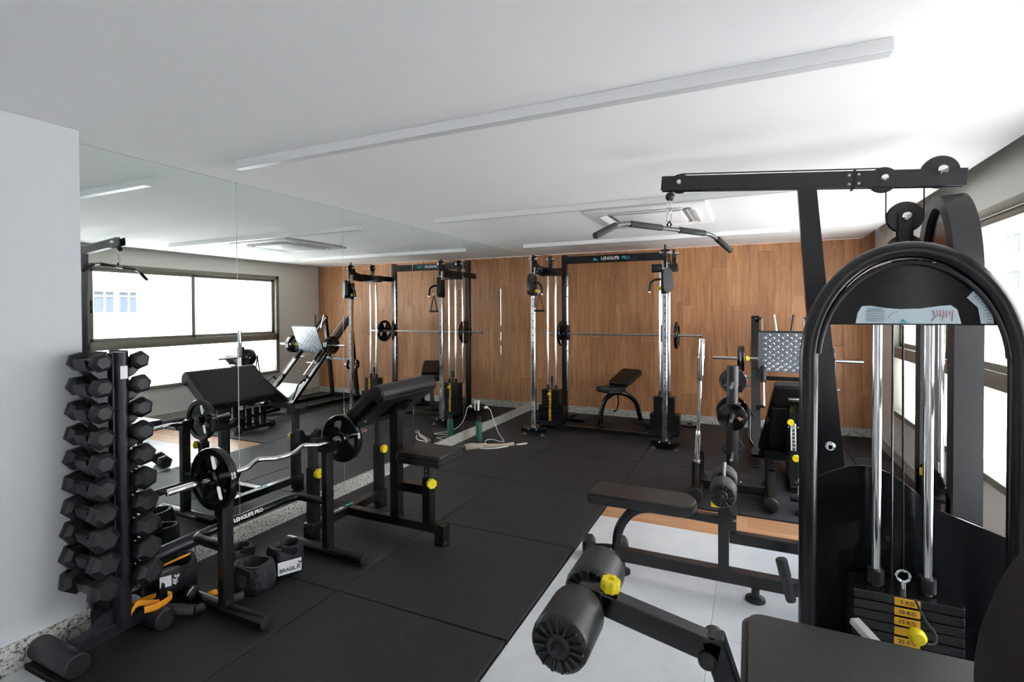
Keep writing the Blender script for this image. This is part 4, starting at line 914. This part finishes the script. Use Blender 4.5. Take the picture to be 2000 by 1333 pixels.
# ------------------------------------------------------------------ leg extension machine in the foreground
GY = 1.95
le = thing('leg_extension_machine', 'black leg extension machine in the foreground with arched weight stack shroud and big roller pads', 'gym machine', (3.45, 1.6, TZ))
ap = arch(3.305, 3.835, TZ, 1.735, .36, 30)
obj('stack_arch', B().tube([(x_, GY, z_) for x_, z_ in ap], .027, 16, flat=((0, 1, 0), 1.0)), 'black', le)
obj('arch_inner_rim', B().tube([(3.57 + (x_ - 3.57) * .90, GY - .012, z_ if z_ < 1.365 else 1.365 + (z_ - 1.365) * .89) for x_, z_ in ap[2:-2]], .008, 10), 'matte', le)
pn = [(3.57 + (x_ - 3.57) * .90, GY - .004, 1.365 + (z_ - 1.365) * .88) for x_, z_ in ap[1:-1]]
pn = [(3.57 + (x_ - 3.57) * .90, GY - .004, 1.365 + (z_ - 1.365) * .88) for x_, z_ in ap[1:-1] if z_ > 1.512]
pn = [(pn[0][0] - .004, GY - .004, 1.503)] + pn + [(pn[-1][0] + .004, GY - .004, 1.503)]
obj('top_panel', B().prism(pn, (0, .008, 0)), 'panel', le)
# instruction label
yl = GY - .006
ll = [(3.435, 1.507), (3.44, 1.54), (3.452, 1.562), (3.475, 1.563), (3.51, 1.556), (3.55, 1.552), (3.60, 1.553), (3.65, 1.561), (3.675, 1.563), (3.69, 1.55), (3.70, 1.507)]
lo_ = obj('instruction_label', B().prism([(a, yl, c_) for a, c_ in ll], (0, .002, 0)), 'lblue', le)
b = B()
for k, (w, zz_) in enumerate(((.05, 1.545), (.045, 1.539), (.05, 1.533), (.048, 1.527), (.05, 1.521), (.044, 1.515))): b.box((3.487, yl - .0006, zz_), (w, .0006, .0013))
b.tube([(3.52, yl - .0008, 1.525), (3.53, yl - .0008, 1.54), (3.545, yl - .0008, 1.545)], .0005, 6)
obj('printed_lines', b, 'dprint', lo_)
obj('printed_heading', B().box((3.487, yl - .0006, 1.553), (.035, .0006, .0025)), 'teal', lo_); obj('printed_heading', B().box((3.485, yl - .0006, 1.549), (.042, .0006, .0015)), 'rprint', lo_)
obj('printed_logo', B().prism([(3.55, yl - .0006, 1.512), (3.557, yl - .0006, 1.522), (3.563, yl - .0006, 1.516), (3.57, yl - .0006, 1.512)], (0, -.0006, 0)).box((3.562, yl - .0006, 1.509), (.03, .0006, .0012)), 'teal', lo_)
b = B()
for k in range(7): b.tube([(3.63 + k * .008, yl - .0008, 1.515 + .01 * (k % 3)), (3.637 + k * .007, yl - .0008, 1.528 + .006 * (k % 2)), (3.632 + k * .008, yl - .0008, 1.548)], .0007, 6)
obj('muscle_figure', b, 'rprint', lo_)
sc = [(3.735 + .0, 1.508), (3.73, 1.56), (3.705, 1.60), (3.735, 1.625), (3.76, 1.59), (3.785, 1.54), (3.79, 1.508)]
l2 = obj('scale_label', B().prism([(a, yl - .0005, c_) for a, c_ in [(3.745, 1.508), (3.738, 1.555), (3.712, 1.585), (3.728, 1.606), (3.752, 1.578), (3.768, 1.545), (3.775, 1.508)]], (0, .002, 0)), 'lblue', le)
b = B()
for k in range(10):
    a = .05 + k * .075; b.box((3.64 + .125 * math.cos(a), yl - .0012, 1.505 + .125 * math.sin(a)), (.010, .0006, .0012), rot=(0, -a, 0))
obj('scale_ticks', b, 'dprint', l2)
# guide rods, stack
for xx in (3.505, 3.64):
    obj('guide_rod', B().cyl((xx, GY + .06, .3), (xx, GY + .06, 1.50), .0135, seg=24), 'chrome', le)
    obj('rod_collar', B().cyl((xx, GY + .06, .655), (xx, GY + .06, .70), .023, seg=24), 'matte', le)
for k in range(20):
    obj('stack_plate', B().box((3.575, GY + .06, .635 - k * .031), (.285, .12, .0285), bev=.003, seg=1), 'black', le)
    if k < 8:
        pt = obj('number_label', B().box((3.575, GY - .0015, .635 - k * .031), (.066, .003, .024), bev=.001, seg=1), 'amber', le)
        if k in (0, 1, 2, 4): text('%d KG' % (5 * (k + 1)), .017, (3.575, GY - .0035, .635 - k * .031), (1, 0, 0), (0, -1, 0), 'dprint', pt)
obj('selector_pin', B().lathe((3.592, GY, .555), (0, -1, 0), [(0, 0), (.008, 0), (.008, .02), (.02, .022), (.0235, .03), (.0235, .045), (.017, .056), (0, .06)], seg=28), 'yellow', le)
obj('pin_lanyard', B().tube([(3.59, GY - .02, .66), (3.61, GY - .03, .61), (3.64, GY - .03, .57), (3.635, GY - .05, .55), (3.61, GY - .06, .55)], .0035, 8, fil=.02), 'matte', le)
obj('lifting_eye', B().tube([(3.573 + .018 * math.cos(a), GY + .04, .70 + .018 * math.sin(a)) for a in [2 * PI * k / 16 for k in range(16)]], .005, 8, closed=True).cyl((3.573, GY + .04, .65), (3.573, GY + .04, .684), .009), 'chrome', le)
obj('cable', B().tube([(3.573, GY + .04, .715), (3.573, GY + .06, 1.5)], .003, 6).tube([(3.553, GY + .09, .6), (3.553, GY + .09, 1.5)], .003, 6), 'black', le)
# rear shroud
sh = [(3.315, .03), (3.315, .93)] + [(3.315 + .575 * k / 14, .93 + .08 * math.sin(PI * min(1, k / 14 * 1.55)) - .20 * max(0, k / 14 - .35) ** 1.3) for k in range(15)] + [(3.89, .03)]
obj('rear_shroud', B().prism([(a, GY + .16, c_) for a, c_ in sh], (0, .008, 0)), 'panel', le)
obj('base_frame', B().beam((3.31, GY, .035), (3.83, GY, .035), .07, .06).beam((3.57, 1.0, .035), (3.57, 2.15, .035), .07, .06).beam((3.10, 1.36, .035), (3.57, 1.36, .035), .06, .06), 'black', le)
# seat, backrest, arm
SZ = .70
poly = [Vector(p) for p in rrect(3.42, 1.385, .62, .41, .055, z=SZ - .07)]
pad(poly, (0, 0, .07), le, 'seat_pad', bev=.016)
obj('seat_bracket', B().box((3.42, 1.375, SZ - .10), (.4, .12, .05), bev=.005).beam((3.45, 1.36, .06), (3.45, 1.36, SZ - .1), .07, .07, upv=(1, 0, 0)), 'black', le)
obj('seat_lever', B().beam((3.40, 1.73, .66), (3.52, 1.55, .60), .03, .02), 'steel', le)
poly = [Vector((3.57, p[0], p[1])) for p in rrect(1.19, .945, .40, .40, .17, z=0.0)]
pad([p + Vector(((p.z - .9) * .30, 0, 0)) for p in poly], (.07, 0, -.02), le, 'backrest', bev=.018)
obj('backrest_bracket', B().beam((3.62, 1.30, .50), (3.66, 1.26, .95), .05, .05), 'black', le)
A1, A2 = Vector((3.055, 1.36, .70)), Vector((2.73, 1.36, .765))
obj('lever_arm', B().beam(A1 + Vector((.01, 0, 0)), A2, .05, .06), 'black', le)
obj('lever_post', B().beam((3.045, 1.36, .735), (3.20, 1.36, .27), .055, .05, upv=(0, 1, 0)), 'black', le)
obj('pivot_bolt', B().lathe((3.035, 1.335, .685), (0, -1, 0), [(.022, 0), (.022, .008), (.017, .014), (0, .018)]), 'matte', le)
obj('pivot_cap', B().cyl((3.045, 1.345, .715), (3.045, 1.40, .715), .024), 'matte', le)
roller((2.712, 1.145, .745), (2.712, 1.315, .745), .073, le, 'vinyl'); roller((2.712, 1.40, .745), (2.712, 1.56, .745), .073, le, 'vinyl')
obj('roller_axle', B().cyl((2.712, 1.16, .745), (2.712, 1.55, .745), .014), 'matte', le)
obj('arm_socket', B().box((2.735, 1.36, .755), (.07, .055, .08), bev=.006), 'black', le)
knob((2.785, 1.36, .790), (.08, 0, 1), .0265, .032, le); obj('knob_stem', B().cyl((2.785, 1.36, .77), (2.785, 1.36, .795), .009), 'steel', le)
